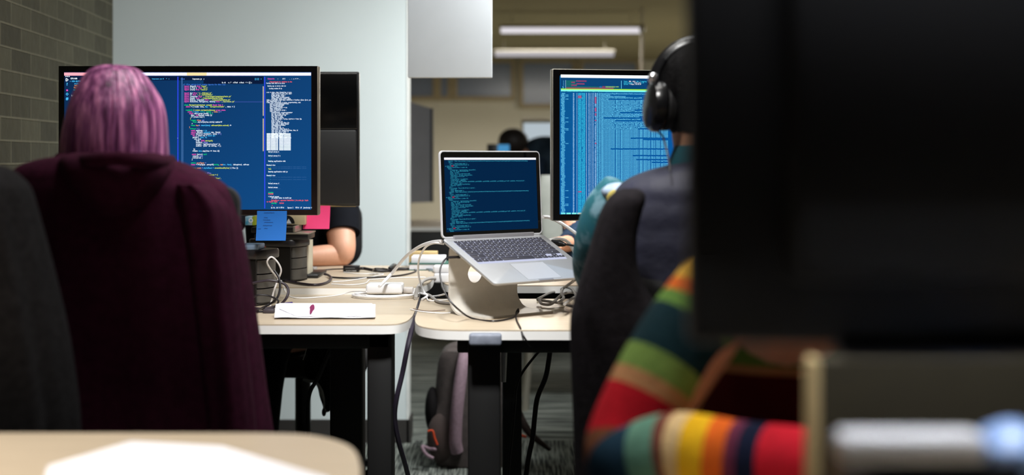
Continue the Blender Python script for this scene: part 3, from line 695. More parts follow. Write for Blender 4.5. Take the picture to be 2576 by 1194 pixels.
# ---------------------------------------------------------------- laptop on its stand
TH = R(39.5); TAU = R(25)
B0 = Vector((X(1112, 3.2), 3.2, Z(600, 3.2)))
MK = Matrix.Translation(B0) @ Matrix.Rotation(TH, 4, 'Z') @ Matrix.Rotation(TAU, 4, 'X')
MD = Matrix.Translation(B0 + Vector((0, 0, .0))) @ Matrix.Rotation(TH, 4, 'Z') @ Matrix.Rotation(-R(3), 4, 'X')
lp = thing('laptop', 'open silver laptop showing dark blue code, raised on a metal stand', 'laptop', M=MK)
def inM(M, mb):
    mb.v = [M @ v for v in mb.v]; return mb
W_, D_ = .314, .219
deck = MB()
rg = []
for z, ins in ((-.0150, .022), (-.0125, .010), (-.008, .003), (-.003, 0), (-.0004, .0004), (0, .0012)):
    rg.append([Vector((p[0], p[1], z)) for p in rrect(ins, -D_ + ins, W_ - ins, -ins, .010)])
deck.loft(rg); build('base', deck, ALUW, lp, world=False)
kg = mat('keyboard_backlight', (60, 62, 80), .6, var=0, emit=(205, 210, 235), es=.75)
kb = build('keyboard', MB().box((.0205, -.128, .0), (.2935, -.017, .0003)), kg, lp, world=False, smooth=False)
KEY = mat('dark_key', (44, 43, 52), .5, var=.1); LEG = mat('key_legend', (180, 185, 200), .6, var=0, emit=(190, 195, 215), es=.5)
kc = {}
def key(x0, x1, y0, y1):
    w_, d_ = round(x1 - x0, 5), round(y1 - y0, 5)
    k = (w_, d_)
    if k not in kc:
        m = MB().box((-w_ / 2, -d_ / 2, 0), (w_ / 2, d_ / 2, .0017), bev=.0006, seg=2)
        m.quad((-.001, -.001, .00175), (.001, -.001, .00175), (.001, .0012, .00175), (-.001, .0012, .00175), 1)
        o = build('key', m, [KEY, LEG], kb, world=False); kc[k] = o
    else:
        o = kc[k].copy(); COL.objects.link(o); o.parent = kb; 
    o.location = ((x0 + x1) / 2, (y0 + y1) / 2, .0003)
x0, x1 = .0215, .2925; g = .0026; p = .0191
yy = -.018
def row(ws, h):
    global yy
    tot = sum(ws); sc_ = (x1 - x0 + g) / tot; x = x0
    for q in ws: key(x, x + q * sc_ - g, yy - h, yy); x += q * sc_
    yy -= h + g
row([1] * 14, .0085); row([1] * 13 + [1.5], .0160); row([1.5] + [1] * 13, .0160); row([1.8] + [1] * 11 + [1.8], .0160); row([2.35] + [1] * 10 + [2.35], .0160)
ys = yy
row_w = [1, 1, 1, 1.25, 5.3, 1.25, 1]; sc_ = (x1 - x0 + g) / 14.6; x = x0
for q in row_w: key(x, x + q * sc_ - g, yy - .016, yy); x += q * sc_
aw = (x1 - x + g) / 3
key(x, x + aw - g, yy - .016, yy - .0085); key(x + aw, x + 2 * aw - g, yy - .0075, yy); key(x + aw, x + 2 * aw - g, yy - .016, yy - .0085); key(x + 2 * aw, x1, yy - .016, yy - .0085)
build('trackpad', MB().box((.106, -.212, .0), (.208, -.136, .0002)), mat('trackpad', (188, 190, 196), .4, metal=.45, var=.02), lp, world=False, smooth=False)
build('trackpad_outline', MB().box((.1054, -.2126, -.0001), (.2086, -.1354, .0001)), mat('seam', (90, 90, 95), .6, var=0), lp, world=False, smooth=False)
build('front_notch', MB().box((.135, -.2195, -.006), (.179, -.2120, .0004), bev=.0003), mat('notch', (150, 150, 155), .4, metal=.6, var=0), lp, world=False, smooth=False)
inv = MK.inverted()
lid = MB(); rg = []
for q, ins in ((0, .0004), (.0006, 0), (.0045, 0), (.006, .003)):
    rg.append([Vector((p_[0], q, p_[1])) for p_ in rrect(ins, ins, W_ - ins, .209 - ins, .011)])
lid.loft(rg)
lo = build('lid', inM(inv @ MD, lid), mat('lid_aluminium', (206, 206, 210), .35, metal=.1, var=0), lp, world=False)
gb = MB(); rg = [[Vector((p_[0], q, p_[1])) for p_ in rrect(.0032, .004, W_ - .0032, .2060, .0085)] for q in (-.0003, .0003)]
gb.loft(rg); build('bezel', inM(inv @ MD, gb), GLOSSB, lp, world=False, smooth=False)
sm_ = glow('laptop_screen_glow', (3, 36, 70), 1, True)
lsx0, lsx1, lsz0, lsz1 = .013, .300, .0145, .192
sl = build('screen', inM(inv @ MD, MB().box((lsx0, -.0006, lsz0), (lsx1, -.0002, lsz1))), sm_, lp, world=False, smooth=False)
tx = MB()
lc = [glow('laptop_text_teal', (52, 158, 185), 1.05), glow('laptop_text_red', (215, 60, 90), 1), glow('laptop_menu_white', (240, 238, 255), 1.2)]
tx.quad((lsx0, -.0008, .187), (lsx1, -.0008, .187), (lsx1, -.0008, lsz1), (lsx0, -.0008, lsz1), 2)
err = [(2, "{ statusCode: 400,"), (6, "data: {"), (6, "'{ error : 'invalid request query' }'"), (8, "url: '/maps/api/place/details/json' })"), (0, "at onError('|401|'.error"), (3, "Unhandled rejection Error: { status: 400,"), (5, "headers:"),
 (8, "{ 'content-type': 'application/json; charset=UTF-8',"), (8, "date: 'Fri, 26 Jan 2018 21:58:43 GMT',"), (8, "pragma: 'no-cache',"), (8, "expires: 'Fri, 01 Jan 1990 00:00:00 GMT',"), (8, "'cache-control': 'no-cache, must-revalidate',"),
 (8, "'access-control-allow-origin': '*',"), (8, "server: 'mafe',"), (8, "'x-xss-protection': '1; mode=block',"), (8, "'x-frame-options': 'SAMEORIGIN',"),
 (8, "'alt-svc': 'hq=\":443\"; ma=2592000; quic=51303431; quic=51303339; quic=51303338; quic=51303337; quic=51303335,quic=\":443\"; ma=2592000; v=\"41,39,38,37,35\"',"),
 (8, "'accept-ranges': 'none',"), (8, "vary: 'Accept-Language,Accept-Encoding',"), (8, "connection: 'close' },"), (6, "json: {"), (6, "{ error_message: 'The provided API key is expired.',"), (8, "results: [],"), (8, "status: 'REQUEST_DENIED' },"),
 (5, "requestUrl: 'https://maps.googleapis.com/maps/api/geocode/json?address=1600+Amphitheatre&sensor=false&key=AIzaSyD0x5bJpM7QkQ2R0TtVvWw1XyZ99kLmNoPqRs7tUv0000AAzzPPqq',")]
u = (lsx1 - lsx0) / 190.0; pitch = .1725 / 55.6
z = .187 - pitch * 1.25; k = 0; n = 0
lines = [(8, "origin: 'https://maps.googleapis.com/maps/api/directions/json?origin=toronto&destination=waterloo&units=metric&key=AIzaSyD0x5b0000ABCDEFGHIJKLMNOP")] + err[:0]
seq = [err[24]] + err[1:25] + err[1:25] + err[1:8]
for ind, s_ in seq:
    if z < lsz0 + .001: break
    x = lsx0 + .001 + (ind * 1.15 + 1) * u
    if '|' in s_:
        a_, b_, c_ = s_.split('|'); text(tx, x, z, u, pitch * 1.0, a_, 0, -.0008); text(tx, x + len(a_) * u, z, u * 1.6, pitch * 1.3, b_ , 1, -.0008); text(tx, x + (len(a_) + 5) * u, z, u, pitch * 1.0, c_, 0, -.0008)
    else: text(tx, x, z, u, pitch * 1.0, s_[:165], 0, -.0008)
    z -= pitch
build('screen_text', inM(inv @ MD, tx), lc, sl, world=False, smooth=False)
build('hinge_cover', inM(inv @ MD, MB().box((.033, -.0065, -.004), (.281, .004, .0065), bev=.0015)), mat('hinge_grey', (172, 170, 176), .35, metal=.6, var=.03), lp, world=False)

# metal stand: sloping tray, upright back with a cable hole, flat foot
MS = Matrix.Translation((B0.x, B0.y, z1)) @ Matrix.Rotation(TH, 4, 'Z')
st = thing('laptop_stand', 'bent aluminium laptop stand with a round cable hole', 'laptop stand', M=MS)
sx0_, sx1_ = .030, .240; th = .005; hz = B0.z - z1
def strip(prof, x0, x1, t):
    """sheet of thickness t following the (y, z) profile"""
    rings = []
    for i in range(len(prof)):
        a = Vector(prof[max(i - 1, 0)]); b = Vector(prof[min(i + 1, len(prof) - 1)]); d_ = (b - a).normalized(); nrm = Vector((-d_.y, d_.x)) * t / 2; p_ = Vector(prof[i])
        rings.append([Vector((x0, p_.x - nrm.x, p_.y - nrm.y)), Vector((x1, p_.x - nrm.x, p_.y - nrm.y)), Vector((x1, p_.x + nrm.x, p_.y + nrm.y)), Vector((x0, p_.x + nrm.x, p_.y + nrm.y))])
    return MB().loft(rings)
ct, s_t = math.cos(TAU), math.sin(TAU)
tr = [(-.19 * ct + .02 * s_t, hz - .19 * s_t - .0205 * ct), (-.10 * ct + .02 * s_t, hz - .10 * s_t - .0205 * ct), (-.015, hz - .025)]
low = [(.012, .062), (.013, .048), (.010, .032), (.0, .017), (-.016, .006), (-.035, .0026), (-.07, .0026), (-.125, .0026)]
lowc = [(p_.x, p_.y) for p_ in cr([Vector((a_, b_, 0)) for a_, b_ in low], 5)]
upc = [(p_.x, p_.y) for p_ in cr([Vector((a_, b_, 0)) for a_, b_ in [(-.19 * ct + .009, hz - .19 * s_t - .0190), (-.10 * ct + .009, hz - .10 * s_t - .0190), (-.03 * ct + .009, hz - .03 * s_t - .0190), (.002, hz - .018), (.010, hz - .03), (.012, hz - .045)]], 5)]
STM = mat('stand_aluminium', (214, 210, 202), .4, metal=.05, var=.04, scale=50)
build('tray', strip(upc, sx0_, sx1_, th), STM, st, world=False)
build('foot', strip(lowc, sx0_, sx1_, th), STM, st, world=False)
# upright: sheet with a round hole
za, zb = .060, hz - .043; hc = (.108, .093); hr = .023
mb = MB(); n = 40; per = []
for j in range(n):
    a_ = 2 * math.pi * j / n; c_, s2 = math.cos(a_), math.sin(a_)
    tx_ = min(((sx1_ if c_ > 0 else sx0_) - hc[0]) / c_ if abs(c_) > 1e-6 else 9, ((zb if s2 > 0 else za) - hc[1]) / s2 if abs(s2) > 1e-6 else 9)
    per.append((hc[0] + c_ * tx_, hc[1] + s2 * tx_, hc[0] + c_ * hr, hc[1] + s2 * hr))
for (cx_, cz_) in ((sx0_, za), (sx0_, zb), (sx1_, za), (sx1_, zb)):
    j = min(range(n), key=lambda q: (per[q][0] - cx_) ** 2 + (per[q][1] - cz_) ** 2); per[j] = (cx_, cz_) + per[j][2:]
yf_, yb_ = .0095, .0145
r1 = [Vector((q[0], yf_, q[1])) for q in per]; r2 = [Vector((q[2], yf_, q[3])) for q in per]; r3 = [Vector((q[2], yb_, q[3])) for q in per]; r4 = [Vector((q[0], yb_, q[1])) for q in per]
mb.loft([r1, r2, r3, r4, r1], cap=False)
build('upright', mb, STM, st, world=False)
# ---------------------------------------------------------------- small things on the desks
SMOKE = mat('smoky_plastic', (50, 49, 47), .3, var=.35, scale=14, col2=(92, 89, 84))
build0 = build
LIDM = mat('dark_grey_plastic', (40, 38, 40), .28, var=.08)
def drawer_unit(label, x, y, z, rot, sc=(1, 1, 1), lid_left=0.0):
    def build(name, mb, *a_, **k_):
        mb.v = [Vector((v.x * sc[0], v.y * sc[1], v.z * sc[2])) for v in mb.v]
        if name == 'lid' and lid_left: mb.v = [Vector((v.x - (lid_left * .4 if v.y > 0 else lid_left) * (1 if v.x < 0 else 0), v.y, v.z)) for v in mb.v]
        return build0(name, mb, *a_, **k_)
    t = thing('drawer_unit', label, 'desk organizer', (x, y, z), rot, 'small plastic drawer units on the desks')
    b = MB(); b.box((-.05, -.055, 0), (.045, .055, .006)); b.box((-.05, -.055, 0), (-.044, .055, .12)); b.box((-.05, -.055, 0), (.045, -.05, .12), bev=.001); b.box((-.05, .05, 0), (.045, .055, .12), bev=.001)
    b.box((-.05, -.055, .115), (.045, .055, .122)); build('body', b, mat('black_unit', (16, 15, 16), .35, var=.1), t, world=False, smooth=False)
    ol = [Vector((p[0], p[1], 0)) for p in rrect(-.056, -.062, .068, .062, .034)]
    build('lid', MB().loft([[v * .97 + Vector((0, 0, .120)) for v in ol], [v + Vector((0, 0, .123)) for v in ol], [v + Vector((0, 0, .138)) for v in ol], [v * .96 + Vector((0, 0, .143)) for v in ol]]), LIDM, t, world=False)
    for k in range(3):
        z0, z1_ = .008 + k * .037, .042 + k * .037
        pr_ = []
        for zz in (z0, z1_): pr_.append([Vector((p[0], p[1], zz)) for p in ([(-.04, -.047), (.045, -.047)] + [(.045 + .018 * math.cos(R(a_)), .047 * math.sin(R(a_))) for a_ in range(-75, 76, 15)] + [(.045, .047), (-.04, .047)])])
        build('drawer', MB().loft(pr_), SMOKE, t, world=False)
    return t
drawer_unit('smoky drawer unit nearest the maroon coat, pale blue box on top', X(637, 3.46), 3.46, z1, R(-20), (.82, .9, .985))
drawer_unit('smoky drawer unit behind, under the black tray', X(727, 3.90), 3.90, z2, R(-20), (.72, .9, .84), .07)
ty = 3.46; single('box', MB().box((X(612, ty), ty - .06, z1 + .1412), (X(661, ty), ty + .03, Z(612, ty)), bev=.003), mat('pale_blue_card', (112, 134, 158), .5, var=.08), 'pale blue box lying on the nearer drawer unit', 'box')
ty = 3.9
tr_ = thing('paper_tray', 'black tray with silver rim on the farther drawer unit', 'tray', (X(720, ty), ty, z2 + .1206))
build('tray_body', MB().box((X(650, ty), ty - .06, z2 + .1208), (X(783, ty), ty + .07, z2 + .137), bev=.003), BLACKP, tr_)
build('rim', MB().box((X(700, ty), ty - .062, z2 + .1365), (X(785, ty), ty + .072, z2 + .1405), bev=.001), SILV, tr_)
b2 = thing('paper_tray', 'small black tray stacked on the silver rimmed one', 'tray', (X(700, ty), ty, z2 + .1406))
build('tray_body', MB().box((X(640, ty), ty - .05, z2 + .1407), (X(745, ty), ty + .06, z2 + .156), bev=.002), BLACKP, b2)
build('rim', MB().box((X(744, ty), ty - .052, z2 + .142), (X(750, ty), ty + .062, z2 + .159), bev=.001), SILV, b2)
ty = 3.93; zt = z2 + .1592
cb = thing('cardboard_box', 'tan box with a black round emblem on the small black tray', 'box', (X(740, ty), ty, zt))
build('box_body', MB().box((X(640, ty), ty - .002, zt), (X(768, ty), ty + .055, zt + .055), bev=.002), mat('tan_card', (196, 178, 142), .7, var=.05), cb)
em = MB(); rc = .024; c0 = Vector((X(721, ty), ty - .0026, zt + .004))
em.add([c0] + [c0 + Vector((rc * math.cos(R(a_)), 0, rc * math.sin(R(a_)))) for a_ in range(0, 181, 10)], [(0, i, i + 1) for i in range(1, 19)])
build('emblem', em, mat('emblem_black', (10, 10, 12), .5, var=0), cb, smooth=False)
c1 = Vector((X(727, ty), ty - .0032, zt + .004))
build('emblem_triangle', MB().add([c1 + Vector((-.009, 0, 0)), c1 + Vector((.008, 0, 0)), c1 + Vector((-.0005, 0, .014))], [(0, 1, 2)]), mat('emblem_white', (225, 225, 225), .5, var=0), cb, smooth=False)
# colourful box and notebooks
ty = 3.93
cbx = thing('printed_box', 'small printed box in blue, white and lime behind the blue note', 'box', (X(634, ty), ty, zt))
build('box_body', MB().box((X(622, ty), ty - .03, zt), (X(639.5, ty), ty + .03, Z(543, ty)), bev=.001), mat('cyan_print', (60, 160, 200), .5, var=.5, scale=60, col2=(190, 205, 210)), cbx)
em = MB(); c0 = Vector((X(636, ty), ty - .0306, Z(553, ty)))
em.loft([[c0 + Vector((q * math.cos(R(a_)), 0, q * math.sin(R(a_)))) for a_ in range(0, 360, 20)] for q in (.0035, .0065)], cap=False); build('white_ring', em, PAPER, cbx, smooth=False)
build('lime_side', MB().box((X(640, ty), ty - .03, zt), (X(646, ty), ty + .03, Z(543, ty))), mat('lime_print', (150, 165, 40), .6), cbx)
def book(label, a_, b_, m, pg=None, name='book', group=None, cat='book'):
    a_, b_ = Vector(a_), Vector(b_); t = thing(name, label, cat, ((a_.x + b_.x) / 2, (a_.y + b_.y) / 2, a_.z), group=group)
    h = b_.z - a_.z
    build('pages', MB().box((a_.x + .002, a_.y + .002, a_.z + h * .14), (b_.x - .002, b_.y - .002, b_.z - h * .14)), pg or mat('cream_pages', (232, 222, 196), .8, var=.05), t, smooth=False)
    build('cover', MB().box((a_.x, a_.y, a_.z), (b_.x, b_.y, a_.z + h * .14)).box((a_.x, a_.y, b_.z - h * .14), (b_.x, b_.y, b_.z)), m, t, smooth=False)
    return t
ty = 4.15
def flat_book(label, x0, x1, zlo, zhi, col, nm, d=.12): return book(label, (X(x0, ty), ty - d / 2, zlo), (X(x1, ty), ty + d / 2, zhi), mat(nm, col, .6), group='books lying between the drawer units')
flat_book('black thick book at the bottom between the drawer units', 650, 735, z2, Z(654, ty), (22, 20, 22), 'book_black')
flat_book('dark teal book lying in the middle between the drawer units', 655, 735, Z(654, ty) + .0005, Z(644, ty), (30, 100, 92), 'book_teal')
flat_book('orange book lying between the teal and the cream one', 652, 735, Z(643.8, ty) + .0005, Z(634, ty), (170, 100, 30), 'book_orange')
flat_book('thick cream paged book with red cover, topmost between the drawer units', 648, 735, Z(633.5, ty) + .0005, Z(617, ty), (196, 60, 40), 'book_red')
# speaker-like black box with pale rounded lettering
ty = 4.02
sp_ = thing('black_case', 'black case with two pale rounded ring marks, behind the white cable loop', 'case', (X(690, ty), ty, z2))
build('case_body', MB().box((X(655, ty), ty, z2), (X(716, ty), ty + .06, Z(652, ty)), bev=.003), BLACKP, sp_)
for xx in (691, 705):
    c0 = Vector((X(xx, ty), ty - .001, Z(665, ty))); q = MB()
    q.loft([[c0 + Vector((k * p[0], 0, k * p[1])) for p in rrect(-.009, -.011, .009, .011, .006)] for k in (.5, 1.0)], cap=False); build('ring_mark', q, mat('pale_mark', (190, 184, 160), .6), sp_, smooth=False)
ty = 3.98
bk = thing('notebook', 'cream notebook standing upright behind the farther drawer unit', 'notebook', (X(770, ty), ty, z2))
build('cover', MB().box((X(762, ty), ty, z2), (X(776, ty), ty + .09, Z(606, ty)), bev=.001), mat('cream_cover', (222, 214, 192), .7, var=.05), bk)
q = MB(); rr = random.Random(2)
for i in range(14):
    zz = Z(612 + i * 5, ty); xx = rr.uniform(766, 770); q.quad(*[Vector((X(a_, ty), ty - .0006, b_)) for a_, b_ in ((xx, zz), (xx + rr.uniform(1, 4), zz), (xx + 3, zz + .0035), (xx, zz + .0035))], rr.choice([0, 1]))
build('printed_marks', q, [mat('print_blue', (60, 110, 150), .7), mat('print_red', (200, 110, 80), .7)], bk, smooth=False)
single('hard_drive', MB().box((X(664, 3.83), 3.80, z2), (X(700, 3.83), 3.88, z2 + .012), bev=.003), SILV, 'small silver hard drive between the drawer units', 'hard drive')
single('card', MB().box((X(779, 4.25), 4.2, z2), (X(797, 4.25), 4.26, z2 + .012), bev=.002), mat('grey_card', (176, 170, 168), .6), 'small grey card box beside the bare forearm', 'card')

# folded paper with a dark red mark
fp = thing('folded_paper', 'white folded paper with a small dark red mark on the near left desk', 'paper', G(818, 790, z1))
def strip_pts(yy, zz, n=14, wob=.0015):
    return [Vector((G(0, yy, z1).x * 0 + X(695 + (945 - 695) * i / n, G(0, yy, z1).y), G(0, yy, z1).y, zz + wob * math.sin(i * 1.3 + yy))) for i in range(n + 1)]
ra = strip_pts(800, z1 + .002, wob=.0004); rb_ = [Vector((v.x, 3.120, z1 + .0045 + .0008 * math.sin(i))) for i, v in enumerate(ra)]; rc_ = [Vector((v.x * 1.018, 3.195, z1 + .028 + .0012 * math.sin(i * 1.3))) for i, v in enumerate(ra)]; rd = [Vector((v.x, 3.195, z1 + .001)) for v in rc_]
n = len(ra)
pm_ = MB(); o = 0
pm_.v = ra + rb_ + rc_ + rd
for q_ in range(3):
    for i in range(n - 1): pm_.f.append((q_ * n + i, q_ * n + i + 1, (q_ + 1) * n + i + 1, (q_ + 1) * n + i)); pm_.m.append(0)
for i in range(n - 1): pm_.f.append((3 * n + i, 3 * n + i + 1, i + 1, i)); pm_.m.append(0)
pm_.f += [(0, n, 2 * n, 3 * n), (n - 1, 4 * n - 1, 3 * n - 1, 2 * n - 1)]; pm_.m += [0, 0]
build('sheet', pm_, PAPER, fp, smooth=False)
c0 = G(818, 788, z1 + .0185)
sp = lambda px, u, h=.0018: Vector((X(px, 3.12 + .075 * u), 3.12 + .075 * u, z1 + .0045 + .0235 * u + h))
fl = [sp(703, .55, .003), sp(745, .06, .0012), sp(940, .06, .0015), sp(936, .97, .0018), sp(704, .97, .0022)]
build('folded_flap', MB().add(fl + [p + Vector((0, 0, .0006)) for p in fl], [(0, 1, 2, 3, 4), (9, 8, 7, 6, 5)] + [(i, (i + 1) % 5, (i + 1) % 5 + 5, i + 5) for i in range(5)]), PAPER, fp, smooth=False)
mk = MB(); 
mk.add([sp(784 + 7 * math.cos(R(a_)) * (1 if a_ < 180 else .6) + 3 * math.sin(R(a_)), .48 + .36 * math.sin(R(a_)), .0042) for a_ in range(0, 360, 20)], [tuple(range(18))])
build('red_mark', mk, mat('dark_red_ink', (120, 30, 78), .6), fp, smooth=False)
single('pen', MB().tube([G(712, 764, z1 + .005), G(735, 762.5, z1 + .005)], [.003, .004], n=10, sm=1), mat('violet_pen', (60, 40, 110), .4), 'short dark violet pen behind the folded paper', 'pen')

# cables: points are (px, py, height of the centre line) on a desk, or world points
def cable(label, pts, r, m, cat='cable', name='cable', sm=8, n=8, group='loose cables on the desks', closed=False):
    pp = []
    for p in pts:
        if isinstance(p, Vector): pp.append(p)
        elif len(p) == 4: pp.append(P(p[0], p[1], p[3]))
        else: pp.append(G(p[0], p[1], p[2]))
    return single(name, MB().tube(pp, r, n=n, sm=sm, closed=closed), m, label, cat, group)
r0 = .0022; a1, a2 = z1 + r0, z2 + r0
V_ = lambda px, py, Y: P(px, py, Y)
ad = thing('power_adapter', 'white square power adapter resting on its coiled cable', 'adapter', G(963, 740, z1))
ay0 = 3.62; ax0 = X(920, ay0)
build('adapter_body', MB().box((ax0, ay0, z1 + .0085), (ax0 + .098, ay0 + .07, z1 + .035), bev=.006, seg=3), WHITEP, ad)
build('plug_end', MB().box((ax0 + .0985, ay0 + .02, z1 + .009), (ax0 + .125, ay0 + .05, z1 + .024), bev=.003), mat('pale_grey_plug', (196, 190, 186), .4), ad)
lp_ = []
for k in range(0, 760, 18):
    t_ = R(k); e_ = 1 + .08 * math.sin(k * .01)
    c0 = Vector((X(968, 3.6), 3.625, z1 + .004)); lp_.append(c0 + Vector((.082 * e_ * math.cos(t_) , .066 * e_ * math.sin(t_), .002 + .0035 * k / 720)))
cable('white cable coiled under the square power adapter', lp_ + [G(1075, 742, z1 + .006), G(1062, 752, z1 + .004)], .0032, WHITEP, sm=3)
cable('white cable arching from the adapter up to the laptop hinge', [G(952, 722, z1 + .036) + Vector((0, .02, 0)), V_(985, 688, 3.62), V_(1020, 646, 3.52), V_(1052, 622, 3.42), V_(1082, 610, 3.33), V_(1110, 606, 3.235)], .0042, WHITEP)
cable('thin white cable hanging from the laptop corner past the desk gap', [V_(1116, 613, 3.235), V_(1092, 611, 3.26), V_(1070, 622, 3.35), V_(1055, 650, 3.45), V_(1052, 682, 3.55), V_(1058, 712, 3.62), V_(1070, 738, 3.64), V_(1090, 745, 3.62), V_(1120, 739, 3.55)], .0026, WHITEP)
cable('thin white cable curving across the near left desk behind the paper', [(706, 700, a2), (716, 728, .77), V_(728, 744, 3.62), (748, 749, a1), (790, 748, a1), (850, 742, a1), (885, 733, a1 + .01), (922, 733, a1 + .02)], .0016, WHITEP)
cable('white cable standing in a tall loop before the drawer units', [V_(716, 735, 3.62), V_(712, 715, 3.5), V_(698, 698, 3.42), V_(680, 676, 3.38), V_(672, 658, 3.36), V_(683, 646, 3.36), V_(699, 660, 3.37), V_(707, 680, 3.38), V_(700, 702, 3.39), V_(690, 728, 3.39), V_(684, 752, 3.39), V_(680, 769, 3.39)], .0022, WHITEP)
cable('dark cable hooking across the far left desk in front of the forearm', [(704, 702, a2 + .002), (745, 711, a2 + .002), (790, 716, a2 + .002), (820, 711, a2 + .002), (833, 700, a2 + .003), (826, 692, a2 + .004), (816, 689, a2 + .006)], .0036, mat('purple_black_cable', (44, 34, 44), .4))
cable('dark cable looping behind the white adapter on the far left desk', [(835, 697, a2), (870, 699, a2), (930, 698, a2), (985, 695, a2), (1022, 690, a2), (1046, 682, a2), (1036, 676, a2), (1008, 676, a2), (985, 680, a2 + .004)], .0028, BLKC)
cable('thin white cable wandering over the far left desk, upper strand', [(865, 684, a2), (900, 688, a2), (962, 688, a2), (945, 694, a2), (880, 705, a2), (836, 708, a2)], .0016, WHITEP)
cable('thin white cable wandering over the far left desk, lower strand', [(834, 714, a2), (880, 716, a2), (918, 712, a2), (928, 704, a2), (940, 702, a2), (1000, 698, a2), (1070, 697, a2)], .0016, WHITEP)
cable('thin black cable with a white tip beside the bare forearm', [(778, 679, a2 + .002), (800, 680, a2 + .002), (835, 677, a2 + .004), (864, 676, a2 + .008)], .0022, BLKC)
blk = thing('display_adapter', 'black rectangular adapter with small white print on the far left desk', 'adapter', G(884, 684, z2))
Yb = G(884, 684, z2).y
build('adapter_body', MB().box((X(863, Yb), Yb, z2), (X(903, Yb), Yb + .03, Z(668, Yb)), bev=.002), BLACKP, blk)
q = MB(); rr = random.Random(4)
for i in range(9): q.box((X(871 + i * 2.9, Yb), Yb - .0004, Z(682, Yb)), (X(871 + i * 2.9 + rr.uniform(1, 2.2), Yb), Yb, Z(679.5, Yb)))
q.box((X(868, Yb), Yb - .0004, Z(674.5, Yb)), (X(893, Yb), Yb, Z(674, Yb))); build('print', q, mat('print_white', (190, 190, 190), .6), blk, smooth=False)
cable('thick black cable between the black adapter and the white wall end', [(902, 676, a2 + .008), (915, 675, a2 + .008), (945, 680, a2 + .004), (975, 680, a2 + .003), (1000, 676, a2 + .004), (1046, 677, a2)], .0048, BLKC)
single('cable_block', MB().box(G(976, 684, z2), G(998, 674, z2) + Vector((0, 0, .016)), bev=.003), BLACKP, 'small black inline block on the thick black cable', 'adapter')
single('bare_hook', MB().tube([G(938, 679, z2 + .012), G(945, 675, z2 + .022), G(960, 675, z2 + .014), G(975, 677, z2 + .012)], .0025), BLKC, 'tiny black hooked wire on the thick black cable', 'wire')
cable('dark cable looping round the foot of the nearer drawer unit', [(636, 775, a1 + .003), (665, 776, a1 + .003), V_(700, 768, 3.32), V_(720, 750, 3.32), V_(725, 728, 3.33), V_(712, 712, 3.34), V_(680, 705, 3.34), V_(655, 708, 3.34), V_(636, 712, 3.34)], .0034, mat('purple_black_cable', (44, 34, 44), .4))
cable('dark cable rising in front of the nearer drawer unit', [(645, 780, a1 + .006), V_(672, 768, 3.31), V_(695, 752, 3.31), V_(704, 728, 3.32), V_(702, 700, 3.33), V_(690, 680, 3.34)], .0028, BLKC)
cable('thin dark cable lowest in the coil by the maroon coat', [(636, 783, a1 + .002), (672, 782, a1 + .001), V_(690, 772, 3.29), V_(700, 756, 3.29), V_(676, 744, 3.3), V_(650, 742, 3.3), V_(636, 748, 3.3)], .0024, BLKC)
single('cable_joint', MB().box(Vector((X(662, 3.25), 3.24, z1)), Vector((X(692, 3.25), 3.26, z1 + .011)), bev=.004), mat('grey_joint', (60, 54, 60), .5), 'small dark grey cable joint on the near left desk by the maroon coat', 'cable joint')
# white power strip and plugs near the end of the far desks
ps = thing('power_strip', 'white power strip behind the laptop stand with a plug in it', 'power strip', G(1110, 725, z2))
q0 = G(1091, 712, z2)
build('strip_body', MB().box((q0.x, q0.y, z2), (q0.x + .16, q0.y + .06, z2 + .028), bev=.006, seg=3), WHITEP, ps)
pg_ = build('plug', MB().box((q0.x - .002, q0.y + .005, z2 + .0285), (q0.x + .05, q0.y + .05, z2 + .05), bev=.006, seg=3), WHITEP, ps)
cable('grey cable bending from the white power strip down to the near desk', [V_(1096, 699, q0.y), V_(1080, 700, q0.y - .01), V_(1065, 706, q0.y - .04), V_(1056, 716, 3.66), V_(1048, 730, 3.60), V_(1046, 750, 3.55)], .005, mat('pale_grey_rubber', (176, 172, 168), .5))
cable('grey cable lying in the gap between the two near desks', [V_(1062, 738, 3.66), V_(1080, 742, 3.64), (1100, 757, a1 + .002), (1120, 762, a1 + .002), (1150, 765, a1)], .004, GREYC)
cable('thin pale cable squiggle left of the laptop stand', [(1074, 748, a1), (1080, 756, a1), (1110, 755, a1), (1132, 752, a1)], .0018, WHITEP)
cable('thin white cable lying before the laptop stand foot', [(1032, 777, a1), (1060, 783, a1), (1110, 787, a1), (1140, 784, a1), (1153, 775, a1)], .0014, WHITEP)
cable('thin brown cable at the front left of the near right desk', [(1040, 776, a1), (1075, 782, a1), (1120, 779, a1)], .0010, mat('brown_cable', (120, 100, 90), .5))
cable('black cable drooping from the laptop side over the near right desk', [V_(1156, 648, 3.17), V_(1140, 647, 3.15), V_(1120, 652, 3.11), V_(1107, 680, 3.08), V_(1113, 720, 3.06), V_(1128, 750, 3.05), V_(1150, 775, 3.05), (1185, 799, a1 + .001), (1240, 807, a1), (1285, 800, a1), (1303, 786, a1 + .004), (1304, 777, a1 + .014)], .0021, BLKC)
cable('black cable running over the front edge of the near right desk', [(1304, 776, a1 + .014), (1298, 788, a1 + .004), (1300, 806, a1), (1308, 822, a1), V_(1312, 834, 2.93), V_(1320, 850, 2.92), V_(1335, 870, 2.95)], .0021, BLKC)
single('cable_plug', MB().box(Vector((0, 0, 0)), Vector((.032, .006, .006)), bev=.001, M=Matrix.Translation(V_(1132, 650.5, 3.16)) @ Matrix.Rotation(TH, 4, 'Z')), BLACKP, 'small black plug in the side of the laptop', 'plug')
rr = random.Random(9)
